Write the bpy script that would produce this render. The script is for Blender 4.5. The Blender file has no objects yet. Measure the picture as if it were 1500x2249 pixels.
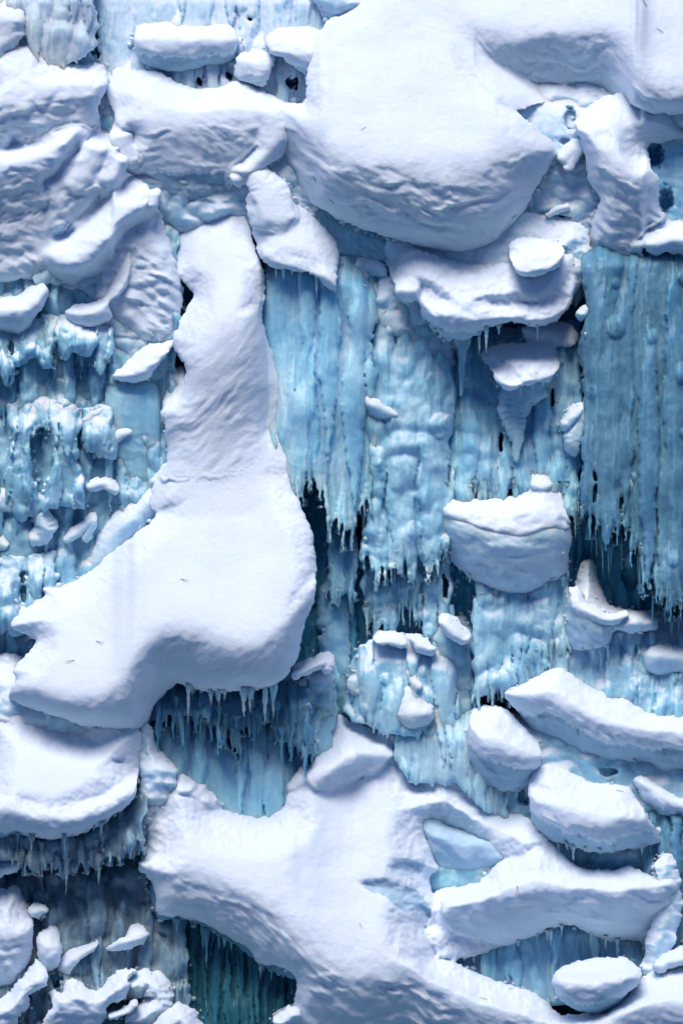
import bpy, math, random
import numpy as np
from mathutils import Vector

# ------------------------------------------------------------------ camera, sky, sun, exposure
SC = bpy.context.scene
COL = SC.collection
M = 0.005            # metres per photo pixel on the reference plane
DIST = 22.0          # camera to reference plane
CZ = 8.5             # camera height above the canyon floor
cam_d = bpy.data.cameras.new('camera'); cam = bpy.data.objects.new('camera', cam_d); COL.objects.link(cam)
cam.location = (0, -DIST, CZ); cam.rotation_euler = (math.radians(90), 0, 0)
cam_d.sensor_fit = 'VERTICAL'; cam_d.sensor_height = 24.0
cam_d.lens = 24.0 * DIST / (2249 * M); cam_d.clip_end = 2000
SC.camera = cam
SUN_EL, SUN_AZ = math.radians(62), math.radians(196)   # azimuth clockwise from +Y (north); the sun is behind the camera, a bit to the left
W = bpy.data.worlds.new('World'); SC.world = W; W.use_nodes = True
nt = W.node_tree; nt.nodes.clear()
sky = nt.nodes.new('ShaderNodeTexSky'); sky.sky_type = 'NISHITA'; sky.sun_disc = False
sky.sun_elevation = SUN_EL; sky.sun_rotation = SUN_AZ; sky.air_density = 1.0; sky.dust_density = 1.0; sky.ozone_density = 10.0
bg = nt.nodes.new('ShaderNodeBackground'); bg.inputs[1].default_value = 0.055
ow = nt.nodes.new('ShaderNodeOutputWorld')
nt.links.new(sky.outputs[0], bg.inputs[0]); nt.links.new(bg.outputs[0], ow.inputs[0])
sd = bpy.data.lights.new('sun', 'SUN'); sun = bpy.data.objects.new('sun', sd); COL.objects.link(sun)
sd.energy = 1.5; sd.angle = math.radians(34); sd.color = (1.0, 0.94, 0.86)
sv = Vector((math.sin(SUN_AZ) * math.cos(SUN_EL), math.cos(SUN_AZ) * math.cos(SUN_EL), math.sin(SUN_EL)))
sun.rotation_euler = sv.to_track_quat('Z', 'Y').to_euler(); sun.location = sv * 60
SC.view_settings.view_transform = 'Standard'; SC.view_settings.look = 'None'
SC.view_settings.exposure = 1.38; SC.view_settings.gamma = 1.0; SC.view_settings.use_curve_mapping = False
SC.cycles.use_denoising = True
SC.cycles.max_bounces = 8; SC.cycles.diffuse_bounces = 5

# ------------------------------------------------------------------ numeric helpers
LEAN = 0.12
def to_world(px, py, d):
    """photo pixel plus distance in front of the wall -> point in the place"""
    k = (DIST - d * M) / DIST
    return np.stack([(px - 750.0) * M * k, -d * M, CZ - (py - 1124.5) * M * k], -1)

def noise(x, y, seed=0):
    x = np.asarray(x, dtype=np.float64); y = np.asarray(y, dtype=np.float64)
    rs = np.random.RandomState(seed * 7919 % 100003 + 17)
    P = rs.permutation(256); ang = rs.rand(256) * 2 * math.pi
    gx, gy = np.cos(ang), np.sin(ang)
    xi = np.floor(x).astype(np.int64); yi = np.floor(y).astype(np.int64)
    fx = x - xi; fy = y - yi
    u = fx * fx * fx * (fx * (fx * 6 - 15) + 10); v = fy * fy * fy * (fy * (fy * 6 - 15) + 10)
    def g(ix, iy, dx, dy):
        h = P[(P[ix & 255] + iy) & 255]
        return gx[h] * dx + gy[h] * dy
    a = g(xi, yi, fx, fy); b = g(xi + 1, yi, fx - 1, fy)
    c = g(xi, yi + 1, fx, fy - 1); e = g(xi + 1, yi + 1, fx - 1, fy - 1)
    return ((a + u * (b - a)) * (1 - v) + (c + u * (e - c)) * v) * 1.5
def fbm(x, y, seed=0, o=3, gain=0.5):
    s = 0; a = 1
    for i in range(o):
        s = s + a * noise(x * 2 ** i + 13.7 * i, y * 2 ** i - 7.1 * i, seed + i); a *= gain
    return s
def ss(a, b, x):
    t = np.clip((x - a) / (b - a), 0, 1); return t * t * (3 - 2 * t)
def softplus(x, r):
    return np.where(x > 6 * r, x, r * np.log1p(np.exp(np.clip(x / r, -30, 6.5))))
def smax(a, b, k):
    h = np.clip(0.5 + 0.5 * (a - b) / k, 0, 1)
    return b + (a - b) * h + k * h * (1 - h)
def pts(s, n=2):
    v = [float(t) for t in s.split()]
    return [tuple(v[i:i + n]) for i in range(0, len(v), n)]
def catmull(p, n=4, closed=True):
    p = np.array(p, float); N = len(p); out = []
    for i in range(N if closed else N - 1):
        if closed: a, b, c, d = p[(i - 1) % N], p[i], p[(i + 1) % N], p[(i + 2) % N]
        else: a, b, c, d = p[max(i - 1, 0)], p[i], p[i + 1], p[min(i + 2, N - 1)]
        for j in range(n):
            t = j / n
            out.append(0.5 * (2 * b + (c - a) * t + (2 * a - 5 * b + 4 * c - d) * t * t + (3 * b - a - 3 * c + d) * t ** 3))
    if not closed: out.append(p[-1])
    return np.array(out)
def poly_sdf(P, X, Y):
    """positive inside"""
    d2 = np.full(X.shape, 1e12); ins = np.zeros(X.shape, bool)
    Q = np.roll(P, -1, 0)
    for (ax, ay), (bx, by) in zip(P, Q):
        ex, ey = bx - ax, by - ay; L = ex * ex + ey * ey
        if L < 1e-9: continue
        t = np.clip(((X - ax) * ex + (Y - ay) * ey) / L, 0, 1)
        dx = X - ax - t * ex; dy = Y - ay - t * ey
        np.minimum(d2, dx * dx + dy * dy, out=d2)
        c = ((ay > Y) != (by > Y))
        if abs(ey) > 1e-9: ins ^= c & (X < ex * (Y - ay) / ey + ax)
    d = np.sqrt(d2)
    return np.where(ins, d, -d)

# ------------------------------------------------------------------ lobes: the shapes a mass of snow or ice is made of
def L(poly, lip, st=0.7, sb=0.35, R=36, r=16, sx=0.0, xc=0.0):
    """a shelf: outline, and the lip where its top turns over into its face (x y depth ...)"""
    sb = 1.5 * sb + 0.12; st = 1.12 * st
    P = catmull(pts(poly)); lp = np.array(pts(lip, 3))
    def f(X, Y):
        S = poly_sdf(P, X, Y)
        xs = np.linspace(lp[0, 0], lp[-1, 0], 160)
        c = catmull(lp, 8, False); o = np.argsort(c[:, 0]); c = c[o]
        ly = np.interp(X, c[:, 0], c[:, 1]); ld = np.interp(X, c[:, 0], c[:, 2])
        g = np.gradient(np.interp(xs, c[:, 0], c[:, 1]), xs); gg = np.interp(X, xs, g)
        t = (Y - ly) / np.sqrt(1 + np.clip(gg, -3, 3) ** 2) ** 0.5
        t = t + (6 * fbm(X / 46, Y / 46, int(P[0, 0]) % 89 + 3, 2) + 2.5 * fbm(X / 15, Y / 15, int(P[0, 1]) % 83 + 5, 2)) * np.exp(-(t / 34.0) ** 2)
        D = ld - st * softplus(-t, r) - sb * softplus(t, r)
        if sx: D = D - sx * ss(-40, 120, t) * softplus(X - xc, 30)
        q = 1 - np.clip(S / R, 0, 1)
        D = D - R * 0.85 * (0.3 + 0.7 * ss(-70, 0, t)) * (1 - np.sqrt(np.maximum(0, 1 - q * q)))
        D = np.where(S < 0, D + S * 1.2, D)
        return S, D, t
    f.bb = (P[:, 0].min(), P[:, 1].min(), P[:, 0].max(), P[:, 1].max())
    return f
def B(spine, h=0.9, tilt=0.25):
    """a rounded strand or knob along a spine (x y radius depth ...)"""
    sp = np.array(pts(spine, 4))
    if len(sp) == 1: sp = np.vstack([sp, sp + [[0.5, 0, 0, 0]]])
    if len(sp) > 2: sp = catmull(sp, 4, False)
    def f(X, Y):
        S = np.full(X.shape, -1e9); D = np.full(X.shape, -1e9); T = np.zeros(X.shape)
        for a, b in zip(sp[:-1], sp[1:]):
            ex, ey = b[0] - a[0], b[1] - a[1]; LL = ex * ex + ey * ey + 1e-9
            t = np.clip(((X - a[0]) * ex + (Y - a[1]) * ey) / LL, 0, 1)
            dx = X - a[0] - t * ex; dy = Y - a[1] - t * ey
            r = (a[2] + t * (b[2] - a[2])) * (1 + 0.22 * noise(X / 27, Y / 27, int(sp[0, 0]) % 97)); d = a[3] + t * (b[3] - a[3])
            q = np.sqrt(dx * dx + dy * dy); s = r - q
            tt = dy - 0.12 * r; rm = max(a[2], b[2])
            dd = d - (0.35 + tilt) * softplus(-tt, 0.2 * rm) - 0.4 * softplus(tt, 0.2 * rm) - h * 0.6 * r * (1 - np.sqrt(np.maximum(0, 1 - np.clip(1 - s / (0.75 * r), 0, 1) ** 2))) + np.where(s < 0, s * 1.2, 0)
            u = s > S
            T = np.where(u, dy - 0.15 * r, T)
            S = np.maximum(S, s)
            D = np.where(u, dd, D)
        return S, D, T
    rr = sp[:, 2].max()
    f.bb = (sp[:, 0].min() - rr, sp[:, 1].min() - rr, sp[:, 0].max() + rr, sp[:, 1].max() + rr)
    return f

# ------------------------------------------------------------------ how far the place already stands out, so that snow can lie against it
GS = 4.0; GX0, GY0 = -520.0, -520.0
G = np.full((840, 640), -70.0); SNOWY = np.zeros((840, 640), bool)
def box(A, r):
    for ax in (0, 1):
        P = np.pad(A, [(r + 1, r) if i == ax else (0, 0) for i in (0, 1)], mode='edge').cumsum(ax)
        A = (P[2 * r + 1:] - P[:-2 * r - 1] if ax == 0 else P[:, 2 * r + 1:] - P[:, :-2 * r - 1]) / (2 * r + 1)
    return A
def g_get(X, Y, blur=0):
    G = box(box(globals()['G'], blur), blur) if blur else globals()['G']
    u = np.clip((X - GX0) / GS, 0, G.shape[1] - 1.001); v = np.clip((Y - GY0) / GS, 0, G.shape[0] - 1.001)
    i = u.astype(int); j = v.astype(int); fu = u - i; fv = v - j
    return (G[j, i] * (1 - fu) + G[j, i + 1] * fu) * (1 - fv) + (G[j + 1, i] * (1 - fu) + G[j + 1, i + 1] * fu) * fv
def g_put(X, Y, S, D):
    k = S > 1
    i = np.clip(np.round((X[k] - GX0) / GS).astype(int), 0, G.shape[1] - 1); j = np.clip(np.round((Y[k] - GY0) / GS).astype(int), 0, G.shape[0] - 1)
    np.maximum.at(G, (j, i), D[k])

# ------------------------------------------------------------------ mesh from a relief with its sides and back
def build_mesh(name, X, Y, S, D, step, thick, back=0.35):
    ny, nx = X.shape
    gy, gx = np.gradient(S, step)
    gl = np.maximum(np.hypot(gx, gy), 0.35)
    ins = S > 0
    cell = ins[:-1, :-1] | ins[1:, :-1] | ins[:-1, 1:] | ins[1:, 1:]
    if not cell.any(): raise ValueError('empty relief ' + name)
    mv = np.where(ins, 0, np.clip(-S / gl, 0, step * 1.6))
    PX = X + mv * gx / gl; PY = Y + mv * gy / gl
    idx = np.arange(nx * ny).reshape(ny, nx)
    a = idx[:-1, :-1][cell]; b = idx[:-1, 1:][cell]; c = idx[1:, 1:][cell]; d = idx[1:, :-1][cell]
    quads = np.stack([a, d, c, b], -1)
    # rim edges
    cp = np.pad(cell, 1)
    rim = []
    for (sy, sx, p, q) in ((-1, 0, a, b), (1, 0, c, d), (0, -1, d, a), (0, 1, b, c)):
        nb = cp[1 + sy:1 + sy + ny - 1, 1 + sx:1 + sx + nx - 1][cell]
        rim.append(np.stack([p[~nb], q[~nb]], -1))
    rim = np.concatenate(rim)
    used = np.zeros(nx * ny, bool); used[quads.ravel()] = True
    rv = np.unique(rim.ravel())
    front = np.flatnonzero(used)
    remap = np.full(nx * ny, -1); remap[front] = np.arange(len(front))
    fx, fy, fd = PX.ravel(), PY.ravel(), D.ravel()
    ngx = (gx / gl).ravel(); ngy = (gy / gl).ravel()
    rings = [(0.30, 0.02), (0.65, 0.12), (1.0, back)]
    allp = [np.stack([fx[front], fy[front], fd[front]], -1)]
    n0 = len(front); m = len(rv); rr = np.full(nx * ny, -1); rr[rv] = np.arange(m)
    faces = [remap[quads]]
    prev = remap[rim]
    for k, (td, ti) in enumerate(rings):
        allp.append(np.stack([fx[rv] + ngx[rv] * thick * ti, fy[rv] + ngy[rv] * thick * ti, fd[rv] - thick * td], -1))
        cur = rr[rim] + n0 + k * m
        faces.append(np.stack([prev[:, 0], prev[:, 1], cur[:, 1], cur[:, 0]], -1))
        prev = cur
    V = np.concatenate(allp); F = np.concatenate(faces)
    Wp = to_world(V[:, 0], V[:, 1], V[:, 2])
    return Wp, F
def link_mesh(name, V, F, mat, parent=None):
    me = bpy.data.meshes.new(name)
    lo, hi = V.min(0), V.max(0)
    o3 = np.array([(lo[0] + hi[0]) / 2, (lo[1] + hi[1]) / 2, lo[2]])
    base = o3.copy()
    V = V - o3
    me.vertices.add(len(V)); me.vertices.foreach_set('co', V.astype(np.float32).ravel())
    k = F.shape[1]
    me.loops.add(F.size); me.loops.foreach_set('vertex_index', F.astype(np.int32).ravel())
    me.polygons.add(len(F)); me.polygons.foreach_set('loop_start', np.arange(0, F.size, k, dtype=np.int32))
    me.update(calc_edges=True)
    me.polygons.foreach_set('use_smooth', np.ones(len(F), bool))
    me.materials.append(mat)
    o = bpy.data.objects.new(name, me); COL.objects.link(o)
    if parent is not None:
        o.parent = parent; o.location = Vector(base) - parent.location
    else: o.location = base
    return o
SEED = [1]
FIELDS = {}
def mass(name, label, cat, lobes, mat, group=None, step=3.0, thick=160, rag=2.0, amp=1.0, k=18, lump=0.0, att=1.0, ra=30, under=0.22, lay=6.0, dx=-0.22, icy=None, parent=None, holes=(), pits=(), mat2=None, back=0.35, kind=None):
    """one mass of snow or ice: the union of its lobes, with drifts on top and layered, crumbly faces"""
    SEED[0] += 3; sd_ = SEED[0]
    x0 = min(l.bb[0] for l in lobes) - 12; y0 = min(l.bb[1] for l in lobes) - 12
    x1 = max(l.bb[2] for l in lobes) + 12; y1 = max(l.bb[3] for l in lobes) + 12
    X, Y = np.meshgrid(np.arange(x0, x1 + step, step), np.arange(y0, y1 + step, step))
    S = D = T = None
    # wander of the drawing, so that no outline runs too clean
    wx = X + rag * 1.6 * fbm(X / 34, Y / 34, sd_ + 40, 3); wy = Y + rag * 1.6 * fbm(X / 34, Y / 34, sd_ + 50, 3)
    lwx = fbm(X / 130, Y / 130, sd_ + 60, 1); lwy = fbm(X / 130, Y / 130, sd_ + 61, 1)
    for l in lobes:
        s, _, _ = l(wx, wy); _, d, t = l(X + 7 * lwx, Y + 7 * lwy)
        if S is None: S, D, T = s, d, t
        else:
            w = ss(-12, 12, d - D)
            T = T * (1 - w) + t * w
            S = smax(S, s, 8); D = smax(D, d, k)
    S = S + rag * (0.9 * fbm(X / 11, Y / 11, sd_ + 3, 2) + 0.5 * fbm(X / 5, Y / 5, sd_ + 4, 1))
    PM = np.zeros(X.shape)
    for ppoly, pd in pits:
        sp_ = poly_sdf(catmull(pts(ppoly)), X, Y) + 3 * fbm(X / 14, Y / 10, sd_ + 33, 3)
        D = D - pd * ss(-5, 20, sp_); PM = np.maximum(PM, sp_)
    for (hx, hy, ha, hb, hd) in holes:
        q = np.sqrt(((X - hx) / ha) ** 2 + ((Y - hy) / hb) ** 2) + 0.30 * fbm(X / 20, Y / 12, sd_ + 9, 2)
        D = D - hd * ss(1.15, 0.55, q)
    fr = ss(-8, 26, T)
    TT = Y * 0.3 + T * 0.7 + dx * X + 12 * fbm(X / 90, Y / 90, sd_ + 8, 1)
    pm = 0.35 + 0.9 * ss(-0.35, 0.45, fbm(X / 110, Y / 80, sd_ + 14, 2))
    strata = 3.0 * fbm(X / 100, TT / 46, sd_, 2) + pm * (3.0 * fbm(X / 34, TT / 19, sd_ + 1, 2, 0.5) + 1.0 * fbm(X / 13, TT / 9, sd_ + 5, 1))
    top = fbm(X / 190, Y / 130, sd_ + 6, 2); grn = fbm(X / 15, Y / 10, sd_ + 7, 2)
    uu = T / 36 + 0.55 * fbm(X / 95, Y / 70, sd_ + 16, 2) + 0.08 * fbm(X / 14, Y / 14, sd_ + 17, 2); ff = uu - np.floor(uu)
    saw = np.where(ff < 0.78, ff / 0.78, (1 - ff) / 0.22) - 0.5
    strata = strata + lay * saw * ss(-0.1, 0.35, fbm(X / 130, Y / 60, sd_ + 18, 2)) * ss(14, 34, T)
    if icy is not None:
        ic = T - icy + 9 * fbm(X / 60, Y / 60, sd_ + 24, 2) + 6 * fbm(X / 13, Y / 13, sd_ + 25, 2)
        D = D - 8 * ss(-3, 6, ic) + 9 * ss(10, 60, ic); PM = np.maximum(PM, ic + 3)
    D = D + amp * (fr * strata + (1 - fr) * (3.4 * top + 0.45 * grn) + 0.8 * fbm(X / 40, Y / 40, sd_ + 12, 2))
    if lump:
        n1 = np.sqrt(fbm(X / 74, Y / 62, sd_ + 20, 2) ** 2 + 0.004); n2 = np.sqrt(fbm(X / 30, Y / 26, sd_ + 22, 2) ** 2 + 0.006)
        D = D + lump * (28 * n1 + 4 * n2 - 9)
    g = g_get(X, Y, 9); hgt = np.maximum(D - g, 0)
    drop = np.maximum(ss(14, -40, T) * 130 * np.tanh(hgt / 130), under * 45 * np.tanh(hgt / 45)) * att
    e = np.clip(S / (ra + 0.6 * drop), 0, 1); e = np.sqrt(np.maximum(0, 1 - (1 - e) ** 2)) * 0.5 + 0.5 * e * e * (3 - 2 * e)
    D = D - drop * (1 - e)
    vis = S > 1; vis[vis] = D[vis] > g_get(X[vis], Y[vis]) - 4
    g_put(X, Y, S, D)
    gi = np.clip(np.round((X[vis] - GX0) / GS).astype(int), 0, G.shape[1] - 1); gj = np.clip(np.round((Y[vis] - GY0) / GS).astype(int), 0, G.shape[0] - 1)
    SNOWY[gj, gi] = mat.name == 'snow'
    D = D + LEAN * (Y - 1124.5)
    V, F = build_mesh(name, X, Y, S, D, step, thick, back)
    o = link_mesh(name, V, F, mat, parent)
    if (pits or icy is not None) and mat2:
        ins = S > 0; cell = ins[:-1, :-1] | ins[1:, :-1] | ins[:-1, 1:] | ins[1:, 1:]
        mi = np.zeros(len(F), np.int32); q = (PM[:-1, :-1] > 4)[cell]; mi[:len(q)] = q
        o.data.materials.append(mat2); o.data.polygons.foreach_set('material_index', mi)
    if parent is None: tag(o, label, cat, group, kind)
    return o
def tag(o, label=None, cat=None, group=None, kind=None):
    if label: o['label'] = label
    if cat: o['category'] = cat
    if group: o['group'] = group
    if kind: o['kind'] = kind
    return o

# ------------------------------------------------------------------ materials
def mat_new(name):
    m = bpy.data.materials.new(name); m.use_nodes = True
    n = m.node_tree; n.nodes.clear()
    out = n.nodes.new('ShaderNodeOutputMaterial'); p = n.nodes.new('ShaderNodeBsdfPrincipled')
    n.links.new(p.outputs[0], out.inputs[0])
    return m, n, p
def nz(n, co, scale, detail=3.0, rough=0.55, stretch=None):
    t = n.nodes.new('ShaderNodeTexNoise'); t.inputs['Scale'].default_value = scale
    t.inputs['Detail'].default_value = detail; t.inputs['Roughness'].default_value = rough
    if stretch:
        mp = n.nodes.new('ShaderNodeMapping'); mp.inputs['Scale'].default_value = stretch
        n.links.new(co, mp.inputs[0]); n.links.new(mp.outputs[0], t.inputs[0])
    else: n.links.new(co, t.inputs[0])
    return t.outputs[0]
def ramp(n, v, stops):
    r = n.nodes.new('ShaderNodeValToRGB'); e = r.color_ramp.elements
    e[0].position, e[0].color = stops[0][0], (*stops[0][1], 1); e[1].position, e[1].color = stops[-1][0], (*stops[-1][1], 1)
    for p, c in stops[1:-1]:
        q = e.new(p); q.color = (*c, 1)
    n.links.new(v, r.inputs[0]); return r.outputs[0]
def math_n(n, op, a, b):
    q = n.nodes.new('ShaderNodeMath'); q.operation = op
    for i, v in enumerate((a, b)):
        if isinstance(v, (int, float)): q.inputs[i].default_value = v
        else: n.links.new(v, q.inputs[i])
    return q.outputs[0]
def bump(n, hs, dist, strength, prev=None):
    b = n.nodes.new('ShaderNodeBump'); b.inputs['Distance'].default_value = dist; b.inputs['Strength'].default_value = strength
    n.links.new(hs, b.inputs['Height'])
    if prev is not None: n.links.new(prev, b.inputs['Normal'])
    return b.outputs[0]
def coords(n):
    g = n.nodes.new('ShaderNodeNewGeometry'); return g
SNOW_C = ((0.70, 0.785, 0.94), (0.74, 0.815, 0.955))
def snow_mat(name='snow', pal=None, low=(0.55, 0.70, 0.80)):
    pal = pal or SNOW_C
    m, n, p = mat_new(name)
    g = coords(n); co = g.outputs['Position']
    c = ramp(n, nz(n, co, 3.0, 4), [(0.3, pal[0]), (0.7, pal[1])])
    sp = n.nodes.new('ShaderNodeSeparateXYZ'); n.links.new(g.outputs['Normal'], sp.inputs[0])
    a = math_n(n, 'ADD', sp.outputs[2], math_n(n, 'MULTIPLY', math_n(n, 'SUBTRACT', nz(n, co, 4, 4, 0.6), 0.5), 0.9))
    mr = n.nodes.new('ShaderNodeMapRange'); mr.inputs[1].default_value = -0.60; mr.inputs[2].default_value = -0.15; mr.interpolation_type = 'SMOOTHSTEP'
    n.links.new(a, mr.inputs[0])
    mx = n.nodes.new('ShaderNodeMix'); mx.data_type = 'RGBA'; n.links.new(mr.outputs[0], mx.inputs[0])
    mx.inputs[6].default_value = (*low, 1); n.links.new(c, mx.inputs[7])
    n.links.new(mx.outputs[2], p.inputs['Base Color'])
    p.inputs['Roughness'].default_value = 0.85; p.inputs['Specular IOR Level'].default_value = 0.15
    p.inputs['Subsurface Weight'].default_value = 0.45; p.inputs['Subsurface Radius'].default_value = (0.05, 0.09, 0.16); p.inputs['Subsurface Scale'].default_value = 1.0
    b1 = bump(n, nz(n, co, 20, 3, 0.6), 0.012, 0.25)
    b2 = bump(n, nz(n, co, 48, 3, 0.75), 0.011, 0.7, b1)
    n.links.new(b2, p.inputs['Normal'])
    return m
def ice_color(n, co, dark, mid, pale):
    v1 = nz(n, co, 1.5, 4, 0.6, (1.6, 1.6, 0.8)); v2 = nz(n, co, 4.0, 4, 0.6, (3.2, 3.2, 0.28)); v3 = nz(n, co, 14.0, 3, 0.6)
    v = math_n(n, 'ADD', math_n(n, 'MULTIPLY', v1, 0.52), math_n(n, 'ADD', math_n(n, 'MULTIPLY', v2, 0.28), math_n(n, 'MULTIPLY', v3, 0.20)))
    return ramp(n, v, [(0.31, dark), (0.48, mid), (0.66, pale)])
def ice_mat(name, dark, mid, pale, rough=0.4, sss=0.8, streak=1.0):
    m, n, p = mat_new(name)
    g = coords(n); co = g.outputs['Position']
    n.links.new(ice_color(n, co, dark, mid, pale), p.inputs['Base Color'])
    p.inputs['Roughness'].default_value = rough; p.inputs['IOR'].default_value = 1.31
    p.inputs['Subsurface Weight'].default_value = sss; p.inputs['Subsurface Radius'].default_value = (0.07, 0.20, 0.32); p.inputs['Subsurface Scale'].default_value = 1.0
    b1 = bump(n, nz(n, co, 9, 3, 0.55, (2.0, 2.0, 0.3)), 0.035, 0.2 * streak)
    b2 = bump(n, nz(n, co, 34, 3, 0.6), 0.012, 0.3, b1)
    n.links.new(b2, p.inputs['Normal'])
    return m
def frost_mat(name, dark, mid, pale, lo=0.05, hi=0.5):
    """ice that carries snow wherever it faces up"""
    m, n, p = mat_new(name)
    g = coords(n); co = g.outputs['Position']
    ic = ice_color(n, co, dark, mid, pale)
    sp = n.nodes.new('ShaderNodeSeparateXYZ'); n.links.new(g.outputs['Normal'], sp.inputs[0])
    a = math_n(n, 'ADD', sp.outputs[2], math_n(n, 'MULTIPLY', math_n(n, 'SUBTRACT', nz(n, co, 7, 4, 0.65), 0.5), 0.9))
    mr = n.nodes.new('ShaderNodeMapRange'); mr.inputs[1].default_value = lo; mr.inputs[2].default_value = hi; mr.interpolation_type = 'SMOOTHSTEP'
    n.links.new(a, mr.inputs[0])
    mx = n.nodes.new('ShaderNodeMix'); mx.data_type = 'RGBA'; n.links.new(mr.outputs[0], mx.inputs[0])
    n.links.new(ic, mx.inputs[6]); mx.inputs[7].default_value = (0.70, 0.785, 0.95, 1)
    n.links.new(mx.outputs[2], p.inputs['Base Color'])
    rr = n.nodes.new('ShaderNodeMapRange'); rr.inputs[3].default_value = 0.5; rr.inputs[4].default_value = 0.85
    n.links.new(mr.outputs[0], rr.inputs[0]); n.links.new(rr.outputs[0], p.inputs['Roughness'])
    p.inputs['Specular IOR Level'].default_value = 0.3
    p.inputs['Subsurface Weight'].default_value = 0.6; p.inputs['Subsurface Radius'].default_value = (0.05, 0.13, 0.22); p.inputs['Subsurface Scale'].default_value = 1.0
    b1 = bump(n, nz(n, co, 18, 3, 0.6), 0.02, 0.3)
    b2 = bump(n, nz(n, co, 90, 2, 0.7), 0.006, 0.4, b1)
    n.links.new(b2, p.inputs['Normal'])
    return m
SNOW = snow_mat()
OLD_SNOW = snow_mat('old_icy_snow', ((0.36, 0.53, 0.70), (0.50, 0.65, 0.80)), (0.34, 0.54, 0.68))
ICE = ice_mat('blue_ice', (0.20, 0.49, 0.69), (0.30, 0.58, 0.77), (0.52, 0.73, 0.87))
ICE_PALE = ice_mat('pale_ice', (0.26, 0.50, 0.66), (0.40, 0.62, 0.78), (0.58, 0.75, 0.88))
ICE_RECESS_SHADE = ice_mat('recess_shade_ice', (0.05, 0.27, 0.42), (0.09, 0.37, 0.54), (0.19, 0.50, 0.66))  # low tone puts the shade of the recesses into the colour
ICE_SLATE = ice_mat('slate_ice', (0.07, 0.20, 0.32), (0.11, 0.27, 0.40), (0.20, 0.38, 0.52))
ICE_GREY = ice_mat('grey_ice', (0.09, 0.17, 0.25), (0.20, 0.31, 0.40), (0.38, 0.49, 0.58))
ICE_WARM = ice_mat('clouded_ice', (0.38, 0.49, 0.60), (0.48, 0.59, 0.70), (0.60, 0.70, 0.80))
FROST = frost_mat('snowy_ice', (0.18, 0.42, 0.54), (0.36, 0.58, 0.68), (0.62, 0.75, 0.82))
FROST_PALE = frost_mat('rimed_ice', (0.34, 0.57, 0.74), (0.48, 0.68, 0.84), (0.62, 0.77, 0.92))
FROST_GREY = frost_mat('rimed_grey_ice', (0.12, 0.20, 0.27), (0.25, 0.35, 0.43), (0.45, 0.54, 0.60))
FROST_WALL = frost_mat('snow_dusted_ice', (0.15, 0.37, 0.52), (0.25, 0.49, 0.64), (0.44, 0.66, 0.79), 0.28, 0.85)
FROST_BLUE = frost_mat('snow_dusted_blue_ice', (0.21, 0.50, 0.69), (0.33, 0.61, 0.78), (0.56, 0.76, 0.88), 0.28, 0.8)
ICE_NIGHT = ice_mat('shadowed_teal_ice', (0.012, 0.07, 0.10), (0.025, 0.14, 0.19), (0.07, 0.22, 0.29))  # darker copy of the recess ice, shade put into the colour
FROST_SNOW = frost_mat('thin_snow_over_ice', (0.30, 0.52, 0.66), (0.45, 0.64, 0.78), (0.60, 0.75, 0.88), -0.35, 0.25)
NEEDLE, n_, p_ = mat_new('pine_needle_brown'); p_.inputs['Base Color'].default_value = (0.15, 0.075, 0.05, 1); p_.inputs['Roughness'].default_value = 0.7

# ------------------------------------------------------------------ icicles and ice curtains
ICICLES = []
for v in range(8):
    rs = np.random.RandomState(300 + v); nseg, ns = 12, 8
    V = []; wob = np.cumsum(rs.randn(nseg + 1, 2) * 0.05, 0)
    rad = [max(0.03, (1 - (i / nseg) ** (0.8 + 0.5 * rs.rand())) * (1 + 0.30 * rs.randn() * (0 < i < nseg))) for i in range(nseg + 1)]
    rad[0] = 1.25
    for i in range(nseg + 1):
        for j in range(ns):
            a = 2 * math.pi * j / ns; q = rad[i] * (1 + 0.10 * rs.randn())
            V.append((math.cos(a) * q + wob[i, 0], math.sin(a) * q + wob[i, 1], -i / nseg))
    F = [(i * ns + j, (i + 1) * ns + j, (i + 1) * ns + (j + 1) % ns, i * ns + (j + 1) % ns) for i in range(nseg) for j in range(ns)]
    me = bpy.data.meshes.new('icicle'); me.from_pydata(V, [], F); me.polygons.foreach_set('use_smooth', [True] * len(F)); ICICLES.append(me)
ICEMESH = {}
def icicle(parent, px, py, d, length, r, mat):
    me0 = random.choice(ICICLES); key = (me0.name, mat.name)
    if key not in ICEMESH:
        me = me0.copy(); me.materials.append(mat); ICEMESH[key] = me
    o = bpy.data.objects.new('icicle', ICEMESH[key]); COL.objects.link(o)
    p = to_world(np.float64(px), np.float64(py), np.float64(d + LEAN * (py - 1124.5)))
    o.parent = parent; o.location = Vector(p) - parent.location
    o.rotation_euler = (0, 0, random.random() * 6.28); o.scale = (r * M, r * M, length * M)
    return o
def hang(parent, line, n, lmin, lmax, rmin, rmax, mat, seed=1):
    """icicles frozen to the lower edge of a mass"""
    random.seed(seed); lp = np.array(pts(line))
    for i in range(n):
        x = lp[0, 0] + (lp[-1, 0] - lp[0, 0]) * (i + 1.6 * random.random() - 0.3) / n
        if noise(np.array([x / 37.0 + seed]), np.array([seed * 1.7]))[0] < -0.12: continue
        y = float(np.interp(x, lp[:, 0], lp[:, 1])) - 5; t = random.random() ** 2.6
        d = float(g_get(np.array([x]), np.array([y - 8]))[0])
        icicle(parent, x, y, d - 14 - 20 * random.random(), lmin + t * (lmax - lmin), rmin + (0.4 * t + 0.6 * random.random()) * (rmax - rmin), mat)
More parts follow.
